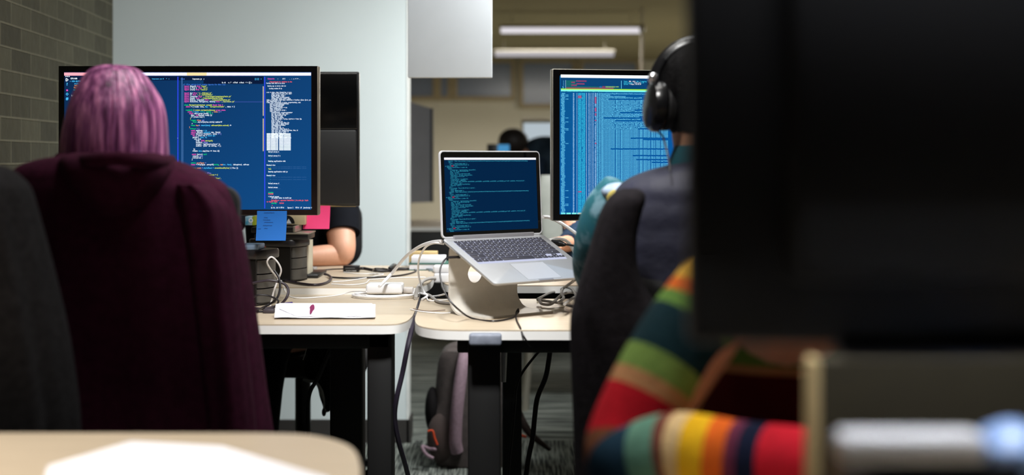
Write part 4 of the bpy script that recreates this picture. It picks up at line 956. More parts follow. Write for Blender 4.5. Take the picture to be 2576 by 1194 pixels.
for i, (pts, lb_) in enumerate((([(1352, 752), (1380, 738), (1410, 728), V_(1435, 712, 3.3), V_(1452, 700, 3.3), V_(1475, 690, 3.3)], 'upper grey cable rising out of the tangle beside the laptop'),
        ([(1352, 753), (1375, 757), (1410, 762), (1440, 770), (1475, 772)], 'lowest grey cable of the tangle beside the laptop'),
        ([(1357, 752), (1362, 763), (1385, 765), (1400, 752), (1415, 740), (1440, 735), (1470, 745)], 'grey cable looping through the tangle beside the laptop'),
        ([(1405, 762), (1418, 748), (1412, 738), (1420, 722), (1440, 728), (1458, 757), (1475, 760)], 'grey cable crossing over the tangle beside the laptop'),
        ([(1420, 765), (1440, 750), (1460, 742), (1480, 740)], 'short grey cable at the back of the tangle beside the laptop'))):
    cable(lb_, [p if isinstance(p, Vector) else G(p[0], p[1], a1 + .003 + .006 * i) for p in pts], .0036, GREYC, group='grey cable tangle beside the laptop')
cable('tiny grey wire loop on the stand foot', [(1360, 770, a1 + .008), (1366, 776, a1 + .004), (1400, 774, a1 + .002), (1420, 772, a1)], .0008, GREYC)
cable('white cable falling from behind the laptop to the right monitor', [V_(1366, 545, 3.60), V_(1384, 547, 3.62), V_(1410, 560, 3.62), V_(1440, 580, 3.6), V_(1470, 603, 3.55), V_(1500, 625, 3.5)], .0048, WHITEP)
cable('white cable bending down beside the laptop right corner', [V_(1382, 604, 3.47), V_(1408, 601, 3.50), V_(1428, 608, 3.52), V_(1443, 630, 3.52), V_(1452, 656, 3.5), V_(1454, 690, 3.48)], .0045, WHITEP)
cable('thin white cable at the right edge of the laptop beside the teal sleeve', [V_(1462, 664, 3.45), V_(1466, 650, 3.45), V_(1478, 640, 3.42), V_(1500, 632, 3.4)], .0022, WHITEP)
bc = thing('power_plug', 'black plug with ribbed cable in the right side of the laptop', 'plug', V_(1400, 612, 3.42))
build('plug_body', MB().tube([V_(1388, 608, 3.41), V_(1408, 612, 3.40), V_(1422, 615, 3.39)], [.006, .0085, .004], n=12), BLACKP, bc)
build('wire', MB().tube([V_(1420, 614, 3.39), V_(1440, 617, 3.37), V_(1456, 620, 3.36)], .0026), BLACKP, bc)
build('ferrite', MB().tube([V_(1456, 620, 3.36), V_(1478, 627, 3.34)], .0095, sm=1, n=14), mat('ribbed_black', (20, 20, 24), .5), bc)
single('computer_mouse', MB().ell(V_(1452, 664, 3.5) , .025, .03, .014), WHITEP, 'small white plug cap at the right edge of the laptop', 'plug')
# paper pile at the far end of the far right desk
ty = 4.25
book('white thick book with a green cover on the far right desk', (X(1028, ty) , ty, z2), (X(1128, ty), ty + .12, z2 + .022), mat('green_cover', (40, 96, 84), .5), PAPER)
single('paper_stack', MB().box((X(1034, ty), ty + .01, z2 + .0225), (X(1118, ty), ty + .11, z2 + .042), bev=.001), PAPER, 'stack of white paper on the white thick book', 'paper')
single('box', MB().box((X(1030, 4.4), 4.38, z2), (X(1100, 4.4), 4.44, Z(632, 4.4)), bev=.002), mat('tan_box', (196, 170, 120), .7), 'low tan box behind the stack of white paper', 'box')
q = MB(); rr = random.Random(6)
for i in range(9):
    c0 = G(1080 + i * 6, 682 - rr.uniform(0, 6), z2 + .004); q.box((-.012, -.003, -.003), (.012, .003, .003), bev=.001, M=Matrix.Translation(c0) @ Matrix.Rotation(rr.uniform(0, 3), 4, 'Z'))
props(single('wire_clips', q, mat('bluish_steel', (150, 165, 175), .3, metal=.6), 'small heap of bluish metal clips left of the laptop stand', 'clips'), kind='stuff')

# ---------------------------------------------------------------- under the desks
rr = random.Random(12)
cable('long dark cable hanging from the gap between the near desks to the floor', [V_(1052, 745, 3.68), V_(1047, 775, 3.45), V_(1040, 810, 3.2), V_(1028, 860, 3.1), V_(1012, 940, 3.1), V_(998, 1000, 3.1), V_(993, 1050, 3.12), V_(1003, 1110, 3.15), V_(1020, 1170, 3.2), V_(1035, 1230, 3.25)], .006, mat('dark_violet_rubber', (40, 34, 48), .45), group='cables hanging under the desks')
cable('black cable hanging before the wall under the near left desk', [V_(835, 870, 3.9), V_(822, 900, 3.9), V_(800, 950, 3.9), V_(780, 985, 3.9), V_(774, 1030, 3.9), V_(775, 1085, 3.9), V_(775, 1250, 3.9)], .006, BLKC, group='cables hanging under the desks')
cable('black cable hanging right of the desk leg, nearest the backpack strap', [V_(1372, 870, 3.6), V_(1350, 890, 3.6), V_(1312, 940, 3.6), V_(1298, 980, 3.6), V_(1295, 1020, 3.6), V_(1288, 1100, 3.6), V_(1280, 1180, 3.6), V_(1278, 1300, 3.6)], .0035, BLKC, group='cables hanging under the desks')
cable('thick black cable hanging right of the desk leg, the farther one', [V_(1386, 865, 3.5), V_(1380, 910, 3.5), V_(1372, 950, 3.5), V_(1352, 1000, 3.5), V_(1345, 1050, 3.5), V_(1340, 1100, 3.5), V_(1330, 1150, 3.5), V_(1315, 1250, 3.5)], .0065, BLKC, group='cables hanging under the desks')
cable('thin grey wire hanging under the near left desk', [V_(772, 860, 3.5), V_(770, 880, 3.5), V_(762, 905, 3.5)], .0012, GREYC, group='cables hanging under the desks')
single('key_ring', MB().tube([V_(1262, 862, 3.3), V_(1268, 880, 3.3), V_(1268, 905, 3.3), V_(1267, 960, 3.3)], [.004, .008, .0075, .006], n=10), ALU, 'narrow shiny metal rod beside the black desk leg', 'rod')
# hanging dark garment with a pale drawstring
gm = thing('hanging_jacket', 'dark jacket hanging under the near left desk with pale drawstring', 'jacket', V_(812, 1040, 4.25))
rows = interp_rows([(855, 776, 836), (900, 770, 836), (945, 772, 836), (965, 798, 836), (1000, 806, 834), (1032, 818, 831)], 18)
q = MB(); q.loft([ring((X(a_[1], 4.25) + X(a_[2], 4.25)) / 2, 4.25, Z(a_[0], 4.25), (X(a_[2], 4.25) - X(a_[1], 4.25)) / 2, .03, 40, fold=.1, ff=7, ph=a_[0] * .03) for a_ in rows][::-1])
build('fabric', q, mat('near_black_cloth', (14, 14, 16), .9, var=.3, scale=40), gm)
build('drawstring', MB().tube([V_(762, 954, 4.2), V_(776, 958, 4.2), V_(795, 962, 4.19), V_(808, 985, 4.19), V_(815, 1010, 4.2), V_(814, 1030, 4.2)], [.003, .005, .004, .007, .003, .003]), mat('pale_cord', (150, 150, 150), .8), gm)
build('toggle', MB().ell(V_(815, 1036, 4.2), .007, .007, .013), BLACKP, gm)

# backpack on the floor
Yk = 4.95
bp_ = thing('backpack', 'grey brown backpack standing on the carpet behind the desk leg', 'backpack', (X(1190, Yk), Yk, 0))
rows = interp_rows([(860, 1150, 1240), (870, 1122, 1270), (895, 1106, 1288), (950, 1100, 1296), (1010, 1096, 1298), (1050, 1084, 1300), (1100, 1078, 1300), (1140, 1086, 1296), (1160, 1100, 1290)], 26)
zz0 = Z(1160, Yk); q = MB(); rg = []
for a_ in rows:
    z_ = Z(a_[0], Yk) - zz0 * (a_[0] - 860) / 300.0
    rg.append(ring((X(a_[1], Yk) + X(a_[2], Yk)) / 2, Yk, max(z_, .003), (X(a_[2], Yk) - X(a_[1], Yk)) / 2, .10 if a_[0] > 875 else .07, 48, pw=3, fold=.03, ff=6, ph=a_[0] * .02))
q.loft(rg[::-1]); build('bag', q, mat('grey_brown_canvas', (76, 68, 66), .85, var=.2, scale=40, bump=.2, bscale=200), bp_)
def strap(pts, w_, m, nm): return build(nm, MB().tube(pts, [w_] * len(pts), n=10, flat=.35), m, bp_)
PUR = mat('mauve_webbing', (146, 122, 134), .8, var=.15, scale=80)
build('shoulder_strap', MB().tube([V_(1172, 880, Yk - .10), V_(1164, 920, Yk - .12), V_(1155, 980, Yk - .125), V_(1148, 1050, Yk - .125), V_(1146, 1110, Yk - .12), V_(1150, 1135, Yk - .11)], .024, n=12, flat=.9), PUR, bp_)
build('shoulder_strap', MB().tube([V_(1285, 890, Yk - .08), V_(1290, 960, Yk - .12), V_(1300, 1030, Yk - .13), V_(1330, 1085, Yk - .14), V_(1372, 1122, Yk - .15), V_(1384, 1130, Yk - .16)], [.016, .018, .018, .014, .008, .005], n=12), mat('dark_strap', (52, 40, 36), .8, var=.2), bp_)
build('top_handle', MB().tube([V_(1168, 868, Yk - .06), V_(1185, 850, Yk - .06), V_(1215, 850, Yk - .06), V_(1232, 868, Yk - .06)], .008), PUR, bp_)
build('side_pocket', MB().ell(V_(1088, 1030, Yk - .02), .028, .05, .085), mat('black_mesh_pocket', (16, 14, 15), .9), bp_)
build('front_pocket', MB().ell(V_(1112, 1100, Yk - .07), .055, .045, .09), mat('brown_pocket', (70, 58, 55), .85, var=.2), bp_)
ORG = mat('orange_cord', (190, 66, 26), .6)
build('zip_pull', MB().tube([V_(1076, 1084, Yk - .13), V_(1088, 1083, Yk - .13), V_(1093, 1100, Yk - .13), V_(1100, 1118, Yk - .13)], .004), ORG, bp_)
build('zip_pull', MB().tube([V_(1294, 1088, Yk - .16), V_(1310, 1094, Yk - .165), V_(1324, 1098, Yk - .17)], .005), ORG, bp_)
build('loose_strap', MB().tube([V_(1100, 1130, Yk - .1), V_(1080, 1128, Yk - .12), V_(1062, 1122, Yk - .13), V_(1072, 1142, Yk - .14), V_(1090, 1152, Yk - .14)], .006), PUR, bp_)

# things of the far room seen past the wall end
Yq = 7.55
fm = thing('monitor', 'distant grey monitor turned sideways just past the white wall end', 'monitor', (X(1030, Yq), Yq, .745))
GM = mat('mid_grey_shell', (140, 140, 144), .5, var=.05)
q = MB(); xa, xb = X(985, Yq), X(1086, Yq)
q.v = [Vector(v) for v in ((xa, Yq - .15, Z(510, Yq)), (xb, Yq, Z(508, Yq)), (xb, Yq, Z(273, Yq)), (xa, Yq - .15, Z(240, Yq - .15)), (xa, Yq - .11, Z(510, Yq)), (xb, Yq + .04, Z(508, Yq)), (xb, Yq + .04, Z(273, Yq)), (xa, Yq - .11, Z(240, Yq - .15)))]
q.f = [(0, 1, 2, 3), (7, 6, 5, 4), (0, 4, 5, 1), (1, 5, 6, 2), (2, 6, 7, 3), (3, 7, 4, 0)]; q.m = [0] * 6
build('housing', q, GM, fm, smooth=False)
build('edge_frame', MB().box((xb - .005, Yq - .012, Z(508, Yq)), (xb + .008, Yq + .045, Z(272, Yq))), BLACKP, fm, smooth=False)
build('stand', MB().box((X(992, Yq), Yq - .02, .75), (X(1012, Yq), Yq + .02, Z(505, Yq))).prism(rrect(X(970, Yq), Yq - .1, X(1035, Yq), Yq + .1, .03), .745, .757), BLACKP, fm, smooth=False)
Yq = 9.6
fm = thing('monitor', 'distant monitor with a pale glowing screen left of the right monitor', 'monitor', (X(1360, Yq), Yq, 0.745))
build('housing', MB().box((X(1312, Yq), Yq, Z(420, Yq)), (X(1450, Yq), Yq + .04, Z(298, Yq)), bev=.01), mat('cream_shell', (196, 184, 150), .5), fm)
build('screen', MB().box((X(1317, Yq), Yq - .004, Z(415, Yq)), (X(1446, Yq), Yq + .002, Z(309, Yq))), glow('pale_screen', (178, 190, 198), 1), fm, smooth=False)
build('stand', MB().box((X(1370, Yq), Yq, .75), (X(1390, Yq), Yq + .03, Z(418, Yq))).prism(rrect(X(1340, Yq), Yq - .1, X(1420, Yq), Yq + .12, .03), .745, .757), BLACKP, fm, smooth=False)
desk('more distant pale desk under the glowing screen', [(-.4, Yq - .35), (1.6, Yq - .35), (1.6, Yq + .4), (-.4, Yq + .4)], .745, [(-.3, Yq, .06, .3), (1.5, Yq, .06, .3)], [])
Yq = 8.3
fs = thing('monitor', 'small distant blue screen beside the dark haired head', 'monitor', (X(1266, Yq), Yq, 0))
build('housing', MB().box((X(1225, 7.9), 7.9, Z(418, 7.9)), (X(1283, 7.9), 7.925, Z(362, 7.9)), bev=.004), BLACKP, fs)
build('stand', MB().box((X(1250, 7.9), 7.905, .75), (X(1262, 7.9), 7.92, Z(416, 7.9))).prism(rrect(X(1238, 7.9), 7.85, X(1275, 7.9), 7.98, .02), .745, .755), BLACKP, fs, smooth=False)
build('screen', MB().box((X(1252, 7.9), 7.897, Z(414, 7.9)), (X(1281, 7.9), 7.901, Z(363.5, 7.9))), glow('blue_device_screen', (70, 140, 190), 1), fs, smooth=False)
# ---------------------------------------------------------------- people
def v3(x, y, z): return Vector((x, y, z))
HOOD = mat('maroon_knit', (60, 18, 40), .95, var=.25, scale=60, bump=.3, bscale=300, sheen=0)
# 1 the person with purple hair, seen from behind
Yc = 2.40; cx1 = X(283, 2.50)
p1 = thing('person', 'person with purple bob hair seen from behind, draped in a maroon hooded coat', 'person', (cx1, 2.55, 0))
body(p1, dict(pelvis=(cx1, 2.62, .54), chest=(cx1, 2.58, .86), neck=(cx1, 2.53, 1.03), head=(cx1, 2.545, 1.165), face=(0, 1, -.1),
    shl=(cx1 - .13, 2.58, .97), ell=(cx1 - .15, 2.76, .80), wrl=(cx1 - .08, 3.05, .775), shr=(cx1 + .13, 2.58, .97), elr=(cx1 + .13, 2.76, .80), wrr=(cx1 + .06, 3.05, .775),
    hipl=(cx1 - .09, 2.65, .53), knl=(cx1 - .1, 3.0, .52), anl=(cx1 - .1, 3.02, .1), toel=(cx1 - .1, 3.16, .035), hipr=(cx1 + .09, 2.65, .53), knr=(cx1 + .1, 3.0, .52), anr=(cx1 + .1, 3.02, .1), toer=(cx1 + .1, 3.16, .035)))
# hair: a bob lofted from the crown to the shoulders, with strands cut into it
HAIR = mat('purple_hair', (118, 66, 108), .42, var=.5, scale=9, stretch=(9, 9, .7), bump=.25, bscale=14, sheen=0, col2=(168, 104, 138))
nt = HAIR.node_tree; rp = [n for n in nt.nodes if n.type == 'VALTORGB'][0]
rp.color_ramp.elements[0].color = lin((84, 36, 74)); rp.color_ramp.elements[1].color = lin((226, 144, 190)); e_ = rp.color_ramp.elements.new(.5); e_.color = lin((154, 84, 136))
rows = [(163, 262, 300), (166, 244, 322), (172, 232, 338), (184, 219, 352), (198, 209, 363), (215, 199, 374), (235, 190, 386), (258, 181, 396), (285, 173, 402), (315, 166, 405), (345, 160, 406), (372, 156, 407), (396, 154, 407), (415, 156, 404)]
Yh = 2.50
def hair_ring(py, xl, xr, k, n=150):
    out = []; a_ = (X(xr, Yh) - X(xl, Yh)) / 2; cx = (X(xr, Yh) + X(xl, Yh)) / 2; b_ = min(.115, a_ * 1.08 + .012); z = Z(py, Yh)
    am = .006 + .016 * k
    for j in range(n):
        t = 2 * math.pi * j / n
        g = math.sin(13 * t + 1.5 * math.sin(3 * t) + .8 * k) + .7 * math.sin(29 * t + 2 * math.sin(5 * t) - 1.1 * k) + .45 * math.sin(53 * t + 3 * math.sin(2 * t))
        f = 1 + am * g
        ex = .0
        out.append(Vector((cx + a_ * f * math.copysign(abs(math.cos(t)) ** .92, math.cos(t)), Yh + .02 + b_ * f * math.copysign(abs(math.sin(t)) ** .92, math.sin(t)), z - (.006 * g * k * k if k > .93 else 0))))
    return out
rw = interp_rows(rows, 44)
q = MB().loft([hair_ring(a_[0], a_[1], a_[2], i / 43) for i, a_ in enumerate(rw)][::-1]); build('hair', q, HAIR, p1, ang=80)
# locks of hair laid over the bob
lk = MB(); rr = random.Random(21)
for i in range(46):
    t0 = R(-165 + 150 * i / 45) + rr.uniform(-.05, .05); pts = []
    for kk in (.06, .22, .42, .62, .82, 1.0):
        a_ = rw[min(43, int(kk * 43))]; aa = (X(a_[2], Yh) - X(a_[1], Yh)) / 2; cx = (X(a_[2], Yh) + X(a_[1], Yh)) / 2; bb = min(.115, aa * 1.08 + .012)
        t = t0 + rr.uniform(-.03, .03); f = 1.0 if kk < .99 else .99
        pts.append(Vector((cx + aa * f * math.cos(t), Yh + .02 + bb * f * math.sin(t), Z(a_[0], Yh) - (rr.uniform(0, .012) if kk > .99 else 0))))
    lk.tube(pts, [.001, .004, .0055, .006, .0055, .002], n=6, sm=6)
build('hair_locks', lk, HAIR, p1)
# the coat: shoulders, hanging back, sleeve and hood
def coat_ring(py, xl, xr, Y, b, fold, ph, n=110, ff=9):
    a_ = (X(xr, Y) - X(xl, Y)) / 2; cx = (X(xr, Y) + X(xl, Y)) / 2
    return ring(cx, Y, Z(py, Y), a_, b, n, pw=2.6, fold=fold, ff=ff, ph=ph)
rows = [(386, 215, 345, .05, 0), (392, 160, 395, .07, 0), (401, 105, 432, .085, .005), (415, 62, 470, .095, .008), (435, 38, 515, .105, .012), (455, 26, 548, .11, .018), (480, 20, 572, .115, .022), (540, 12, 592, .12, .03), (620, 0, 608, .125, .036), (720, -15, 622, .13, .042), (850, -30, 640, .135, .048), (1000, -45, 658, .14, .052), (1100, -60, 672, .145, .055), (1200, -70, 682, .145, .055)]
rw2 = interp_rows(rows, 60)
q = MB(); q.loft([coat_ring(a_[0], a_[1], a_[2], Yc, a_[3], a_[4], .25 * math.sin(i * .09)) for i, a_ in enumerate(rw2)][::-1], cap=True); build('coat', q, HOOD, p1, ang=70)
q = MB(); Ys = 2.36
sl_ = [(462, 548), (500, 572), (560, 588), (650, 600), (760, 612), (880, 626), (1000, 640), (1090, 648)]
rg = []
for i, (py, px) in enumerate([(int(a_[0]), a_[1]) for a_ in interp_rows(sl_, 30)]):
    w_ = (.022 + .018 * min(1, i / 6)); rg.append(ring(X(px - 55, Ys), Ys - .03, Z(py, Ys), w_, .055 + .0 * i, 48, fold=.10, ff=5, ph=i * .05))
q.loft(rg[::-1]); build('sleeve', q, HOOD, p1, ang=70)
q = MB(); Yo = 2.34
hd = interp_rows([(384, 190, 385, .05), (392, 165, 412, .085), (410, 158, 432, .105), (440, 170, 440, .115), (480, 198, 425, .105), (520, 232, 392, .08), (548, 268, 350, .05), (556, 290, 325, .02)], 26)
q.loft([ring((X(a_[1], Yo) + X(a_[2], Yo)) / 2, Yo + .0, Z(a_[0], Yo), (X(a_[2], Yo) - X(a_[1], Yo)) / 2, a_[3], 90, pw=2.2, fold=.02, ff=8, ph=i * .1) for i, a_ in enumerate(hd)][::-1]); build('hood', q, HOOD, p1, ang=70)
q = MB().tube([P(150, 398, 2.44), P(178, 410, 2.34), P(230, 404, 2.24), P(290, 398, 2.22), P(350, 404, 2.24), P(405, 410, 2.32), P(430, 402, 2.42)], [.01, .014, .013, .011, .013, .014, .009], n=14); build('hood_rim', q, HOOD, p1)
build('trousers', MB().tube([(cx1 - .09, 2.58, .55), (cx1 - .1, 3.02, .53), (cx1 - .1, 3.03, .12)], [.1, .08, .06], sm=5, n=16).tube([(cx1 + .09, 2.58, .55), (cx1 + .1, 3.02, .53), (cx1 + .1, 3.03, .12)], [.1, .08, .06], sm=5, n=16), mat('dark_denim', (26, 28, 38), .9), p1)
c1_ = office_chair('black office chair under the maroon coat, its back corners poking out', X(315, 2.45), 2.66, 0, zs=.46, bw=X(614, 2.42) - X(14, 2.42), zb0=.60, zb1=Z(468, 2.42), corner=.03)
# grey coat over a chair at the left edge of the picture
Yg = 2.05
cg = thing('coat', 'charcoal wool coat over a chair at the left edge of the photo', 'coat', (X(-60, Yg), Yg, .3))
rows = interp_rows([(416, -220, 2, .03, 0), (428, -320, 26, .06, .01), (450, -400, 50, .08, .015), (480, -450, 70, .09, .02), (560, -500, 92, .1, .03), (700, -540, 128, .11, .035), (850, -560, 160, .12, .04), (1000, -580, 182, .12, .045), (1100, -590, 190, .12, .045), (1250, -600, 196, .12, .045)], 46)
q = MB().loft([coat_ring(a_[0], a_[1], a_[2], Yg, a_[3], a_[4], 1 + .3 * math.sin(i * .07)) for i, a_ in enumerate(rows)][::-1]); build('fabric', q, CHARC, cg, ang=70)
office_chair('black office chair under the charcoal wool coat', -1.06, 2.0 + .26, 0, bw=.3, zb0=.5, zb1=1.0)

# 2 the person with headphones, back to the camera, half hidden by the near monitor
c2 = X(1778, 2.55)
p2 = thing('person', 'person with black headphones and navy quilted vest, back to the camera', 'person', (c2, 2.6, 0))
body(p2, dict(pelvis=(c2, 2.66, .54), chest=(c2, 2.62, .88), neck=(c2 - .005, 2.56, 1.06), head=(c2 - .012, 2.575, 1.215), face=(-.25, 1, 0),
    shl=tuple(P(1590, 492, 2.62)), ell=tuple(P(1505, 680, 2.8)), wrl=(c2 - .12, 3.08, .785), shr=(c2 + .18, 2.6, 1.0), elr=(c2 + .22, 2.78, .80), wrr=(c2 + .1, 3.05, .775),
    hipl=(c2 - .09, 2.68, .53), knl=(c2 - .12, 3.05, .52), anl=(c2 - .12, 3.07, .1), toel=(c2 - .12, 3.2, .035), hipr=(c2 + .09, 2.68, .53), knr=(c2 + .12, 3.05, .52), anr=(c2 + .12, 3.07, .1), toer=(c2 + .12, 3.2, .035)),
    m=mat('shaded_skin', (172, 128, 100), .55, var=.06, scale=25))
hz_ = Z(225, 2.55)
q = MB(); rg = []
for i in range(1, 22):
    u = i / 22; a_ = math.pi * u; z_ = hz_ + .098 * math.cos(a_); r_ = math.sin(a_) ** .85
    k = 1 if u < .5 else 1 - .25 * (u - .5) * 2
    rg.append(ring(c2 - .008, 2.565 + .01 * u, z_ - .01, .086 * r_ * k, .098 * r_ * k, 60, pw=2.1, fold=.015, ff=17, ph=i * .4))
q.loft(rg[::-1]); build('hair', q, mat('near_black_hair', (7, 6, 7), .95, var=.3, scale=20, bump=.5, bscale=120), p2)
VEST = mat('navy_quilted_nylon', (44, 45, 64), .6, var=.35, scale=9, bump=.25, bscale=30)
rows = interp_rows([(392, 1722, 1838, .055, 0), (404, 1712, 1850, .068, 0), (416, 1678, 1880, .08, .004), (430, 1628, 1928, .095, .006), (450, 1584, 1972, .105, .008), (480, 1553, 2003, .115, .01), (530, 1532, 2024, .12, .012), (620, 1524, 2032, .125, .014), (760, 1522, 2034, .13, .014), (900, 1518, 2040, .135, .014), (1010, 1516, 2044, .14, .012)], 60)
q = MB(); rg = []
for i, a_ in enumerate(rows):
    qu = 1 + .018 * abs(math.sin(max(0, (a_[0] - 430)) / 72 * math.pi)) if a_[0] > 430 else 1
    xm = (a_[1] + a_[2]) / 2; hw = (a_[2] - a_[1]) / 2 * qu
    rg.append(coat_ring(a_[0], xm - hw, xm + hw, 2.56, a_[3] * qu, a_[4], i * .03, ff=7))
q.loft(rg[::-1]); build('vest', q, VEST, p2, ang=70)
TEAL = mat('teal_patterned_cotton', (30, 104, 122), .8, var=.6, scale=26, col2=(120, 160, 175))
rp = [n for n in TEAL.node_tree.nodes if n.type == 'VALTORGB'][0]; rp.color_ramp.elements[0].position = .38; e_ = rp.color_ramp.elements.new(.53); e_.color = lin((34, 104, 116)); rp.color_ramp.elements[-1].position = .66
q = MB().tube([P(1568, 478, 2.64), P(1535, 530, 2.66), P(1512, 600, 2.7), P(1503, 680, 2.79), (c2 - .15, 3.0, .80)], [.044, .052, .052, .050, .042], n=24)
build('sleeve', q, TEAL, p2)
build('shoulder_patch', MB().ell(P(1556, 482, 2.62), .034, .04, .018).ell(P(1546, 500, 2.6), .016, .03, .022, mi=1), [mat('pale_floral', (170, 190, 215), .8, var=.3, scale=60), mat('yellow_floral', (196, 178, 90), .8, var=.3, scale=60)], p2)
build('sleeve', MB().tube([(c2 + .17, 2.62, 1.0), (c2 + .22, 2.74, .84), (c2 + .16, 2.95, .79)], [.055, .05, .045], n=20), TEAL, p2)
build('collar', MB().loft([ring(X(1772, 2.555), 2.56, Z(py, 2.555), r_, r_, 40, pw=2) for py, r_ in ((425, .068), (396, .064), (366, .056))]), mat('teal_collar', (18, 78, 88), .8, var=.2), p2)
build('trousers', MB().tube([(c2 - .09, 2.62, .55), (c2 - .12, 3.07, .53), (c2 - .12, 3.08, .12)], [.105, .085, .06], sm=5, n=16).tube([(c2 + .09, 2.62, .55), (c2 + .12, 3.07, .53), (c2 + .12, 3.08, .12)], [.105, .085, .06], sm=5, n=16), mat('dark_denim', (26, 28, 38), .9), p2)
hp = thing('headphones', 'black over ear headphones with a silver hinge on the seated person', 'headphones', (c2 - .09, 2.56, 1.13))
ec = P(1657, 268, 2.53); HPB = mat('gloss_headphone_black', (18, 18, 20), .25, var=0)
Rm = Matrix.Rotation(R(14), 4, 'Z') @ Matrix.Rotation(R(6), 4, 'Y')
for sg in (1, -1):
    e0 = ec if sg == 1 else Vector((2 * (c2 - .008) - ec.x, ec.y, ec.z))
    q = MB().lathe((0, 0, 0), [(.028, -.022), (.038, -.018), (.043, -.008), (.043, .002), (.04, .006)], n=36, axis='x')
    q.v = [Vector((v.x * sg, v.y, v.z * 1.12)) for v in q.v]; inM(Matrix.Translation(e0) @ Rm, q); cp = build('ear_cup', q, HPB, hp)
    q = MB().lathe((0, 0, 0), [(.034, .004), (.04, .010), (.038, .022), (.03, .026)], n=32, axis='x'); q.v = [Vector((v.x * sg, v.y, v.z * 1.12)) for v in q.v]; inM(Matrix.Translation(e0) @ Rm, q)
    build('cushion', q, mat('black_leatherette', (24, 23, 24), .6), cp)
    q = MB().tube([e0 + Vector((-.004 * sg, 0, .043)), e0 + Vector((.0, 0, .065)), e0 + Vector((.012 * sg, 0, .088))], [.009, .006, .007]); build('yoke', q, HPB, cp)
    q = MB().ell(e0 + Vector((-.012 * sg, -.012, .052)), .0095, .0095, .011); build('hinge', q, mat('polished_steel', (235, 232, 236), .12, metal=.9, var=0), cp)
ar = []
for k in range(0, 13):
    a_ = R(-18 + 216 * k / 12 + 0); ar.append(Vector((c2 - .008 - .094 * math.cos(a_), 2.56, hz_ - .004 + .100 * math.sin(a_) * (1 if math.sin(a_) > 0 else .9))))
build('headband', MB().tube(ar[1:-1], .0065, n=12, sm=4, flat=1.9), HPB, hp)
build('cord', MB().tube([ec + Vector((0, 0, -.048)), P(1668, 345, 2.5), P(1680, 390, 2.46), P(1686, 430, 2.44)], .002), BLKC, hp)
office_chair('black office chair of the headphones wearer', c2 + .02, 2.72, 0, bw=.42, zb0=.55, zb1=.9)
# charcoal cardigan hanging over that chair
Yv = 2.34
cv = thing('cardigan', 'charcoal cardigan hanging on the chair of the headphones wearer', 'cardigan', (X(1560, Yv), Yv, .4))
rows = interp_rows([(474, 1566, 1604, .02, 0), (484, 1545, 1620, .035, .005), (505, 1526, 1622, .05, .01), (540, 1508, 1612, .055, .01), (600, 1490, 1600, .06, .02), (680, 1466, 1606, .065, .02), (760, 1444, 1650, .07, .025), (810, 1436, 1740, .075, .03), (900, 1438, 1860, .08, .03), (1050, 1444, 1880, .08, .03), (1200, 1448, 1900, .08, .03), (1320, 1450, 1900, .08, .03)], 50)
q = MB().loft([coat_ring(a_[0], a_[1], a_[2], Yv, a_[3], a_[4], .8 * math.sin(i * .06), ff=6) for i, a_ in enumerate(rows)][::-1]); build('fabric', q, mat('charcoal_knit', (40, 37, 41), .95, var=.25, scale=70, bump=.3, bscale=300) , cv, ang=70)

# 3 the person in the striped sweater, arm on the near desk
Yt = 1.52
p3 = thing('person', 'person in a rainbow striped sweater leaning an arm on the near desk', 'person', (X(1930, 1.8), 1.85, 0))
x3 = X(2085, 1.8)
el = P(1580, 1140, Yt + .03); shd = P(1850, 690, 1.64); wrp = P(2130, 1180, 1.40)
body(p3, dict(pelvis=(x3, 1.95, .54), chest=(x3, 1.83, .86), neck=(x3, 1.80, 1.04), head=(x3, 1.76, 1.17), face=(0, -1, -.1), shl=tuple(shd), ell=tuple(el), wrl=tuple(wrp),
    shr=(x3 + .18, 1.8, .99), elr=(x3 + .26, 1.7, .83), wrr=(x3 + .2, 1.45, .79),
    hipl=(x3 - .09, 1.93, .54), knl=(x3 - .1, 1.55, .53), anl=(x3 - .1, 1.6, .1), toel=(x3 - .1, 1.46, .035), hipr=(x3 + .09, 1.93, .54), knr=(x3 + .1, 1.55, .53), anr=(x3 + .1, 1.6, .1), toer=(x3 + .1, 1.46, .035)))
bands = [(90, (205, 160, 60)), (132, (188, 92, 34)), (178, (92, 128, 60)), (290, (16, 42, 50)), (340, (108, 136, 68)), (388, (168, 122, 84)), (525, (170, 20, 34)), (560, (110, 68, 46)), (632, (28, 54, 72)), (690, (92, 134, 116)), (728, (110, 62, 52)), (756, (206, 176, 128)), (812, (222, 172, 28)), (858, (212, 96, 30)), (900, (96, 40, 62)), (950, (18, 24, 46)), (1100, (184, 26, 42)), (1300, (150, 110, 60))]
bm_ = [mat('sweater_%d' % i, c, .95, var=.12, scale=60, bump=.3, bscale=200) for i, (_, c) in enumerate(bands)]
pts = cr([shd + Vector((.02, .03, .03)), shd, shd * .5 + el * .5 + Vector((-.012, 0, .01)), el, el * .72 + wrp * .28 + Vector((.0, -.01, .005)), el * .4 + wrp * .6, wrp], 16)
L_ = [0]
for i in range(1, len(pts)): L_.append(L_[-1] + (pts[i] - pts[i - 1]).length * F / Yt)
def bandf(t):
    l = L_[min(len(L_) - 1, int(t * (len(L_) - 1) + .5))] - 138
    for i, (e, _) in enumerate(bands):
        if l < e: return i
    return len(bands) - 1
q = MB().tube(pts, [.060, .058, .056, .052, .050, .050, .047, .044, .042, .040], n=32, sm=1, matf=bandf); build('sleeve', q, bm_, p3, ang=80)
order = [6, 5, 4, 3, 2, 1, 0, 8, 9, 12, 13, 16]
rows = interp_rows([(1.02, .06, .055), (1.0, .11, .07), (.975, .165, .085), (.93, .19, .095), (.85, .185, .1), (.75, .18, .105), (.65, .18, .11), (.52, .19, .12)], 60)
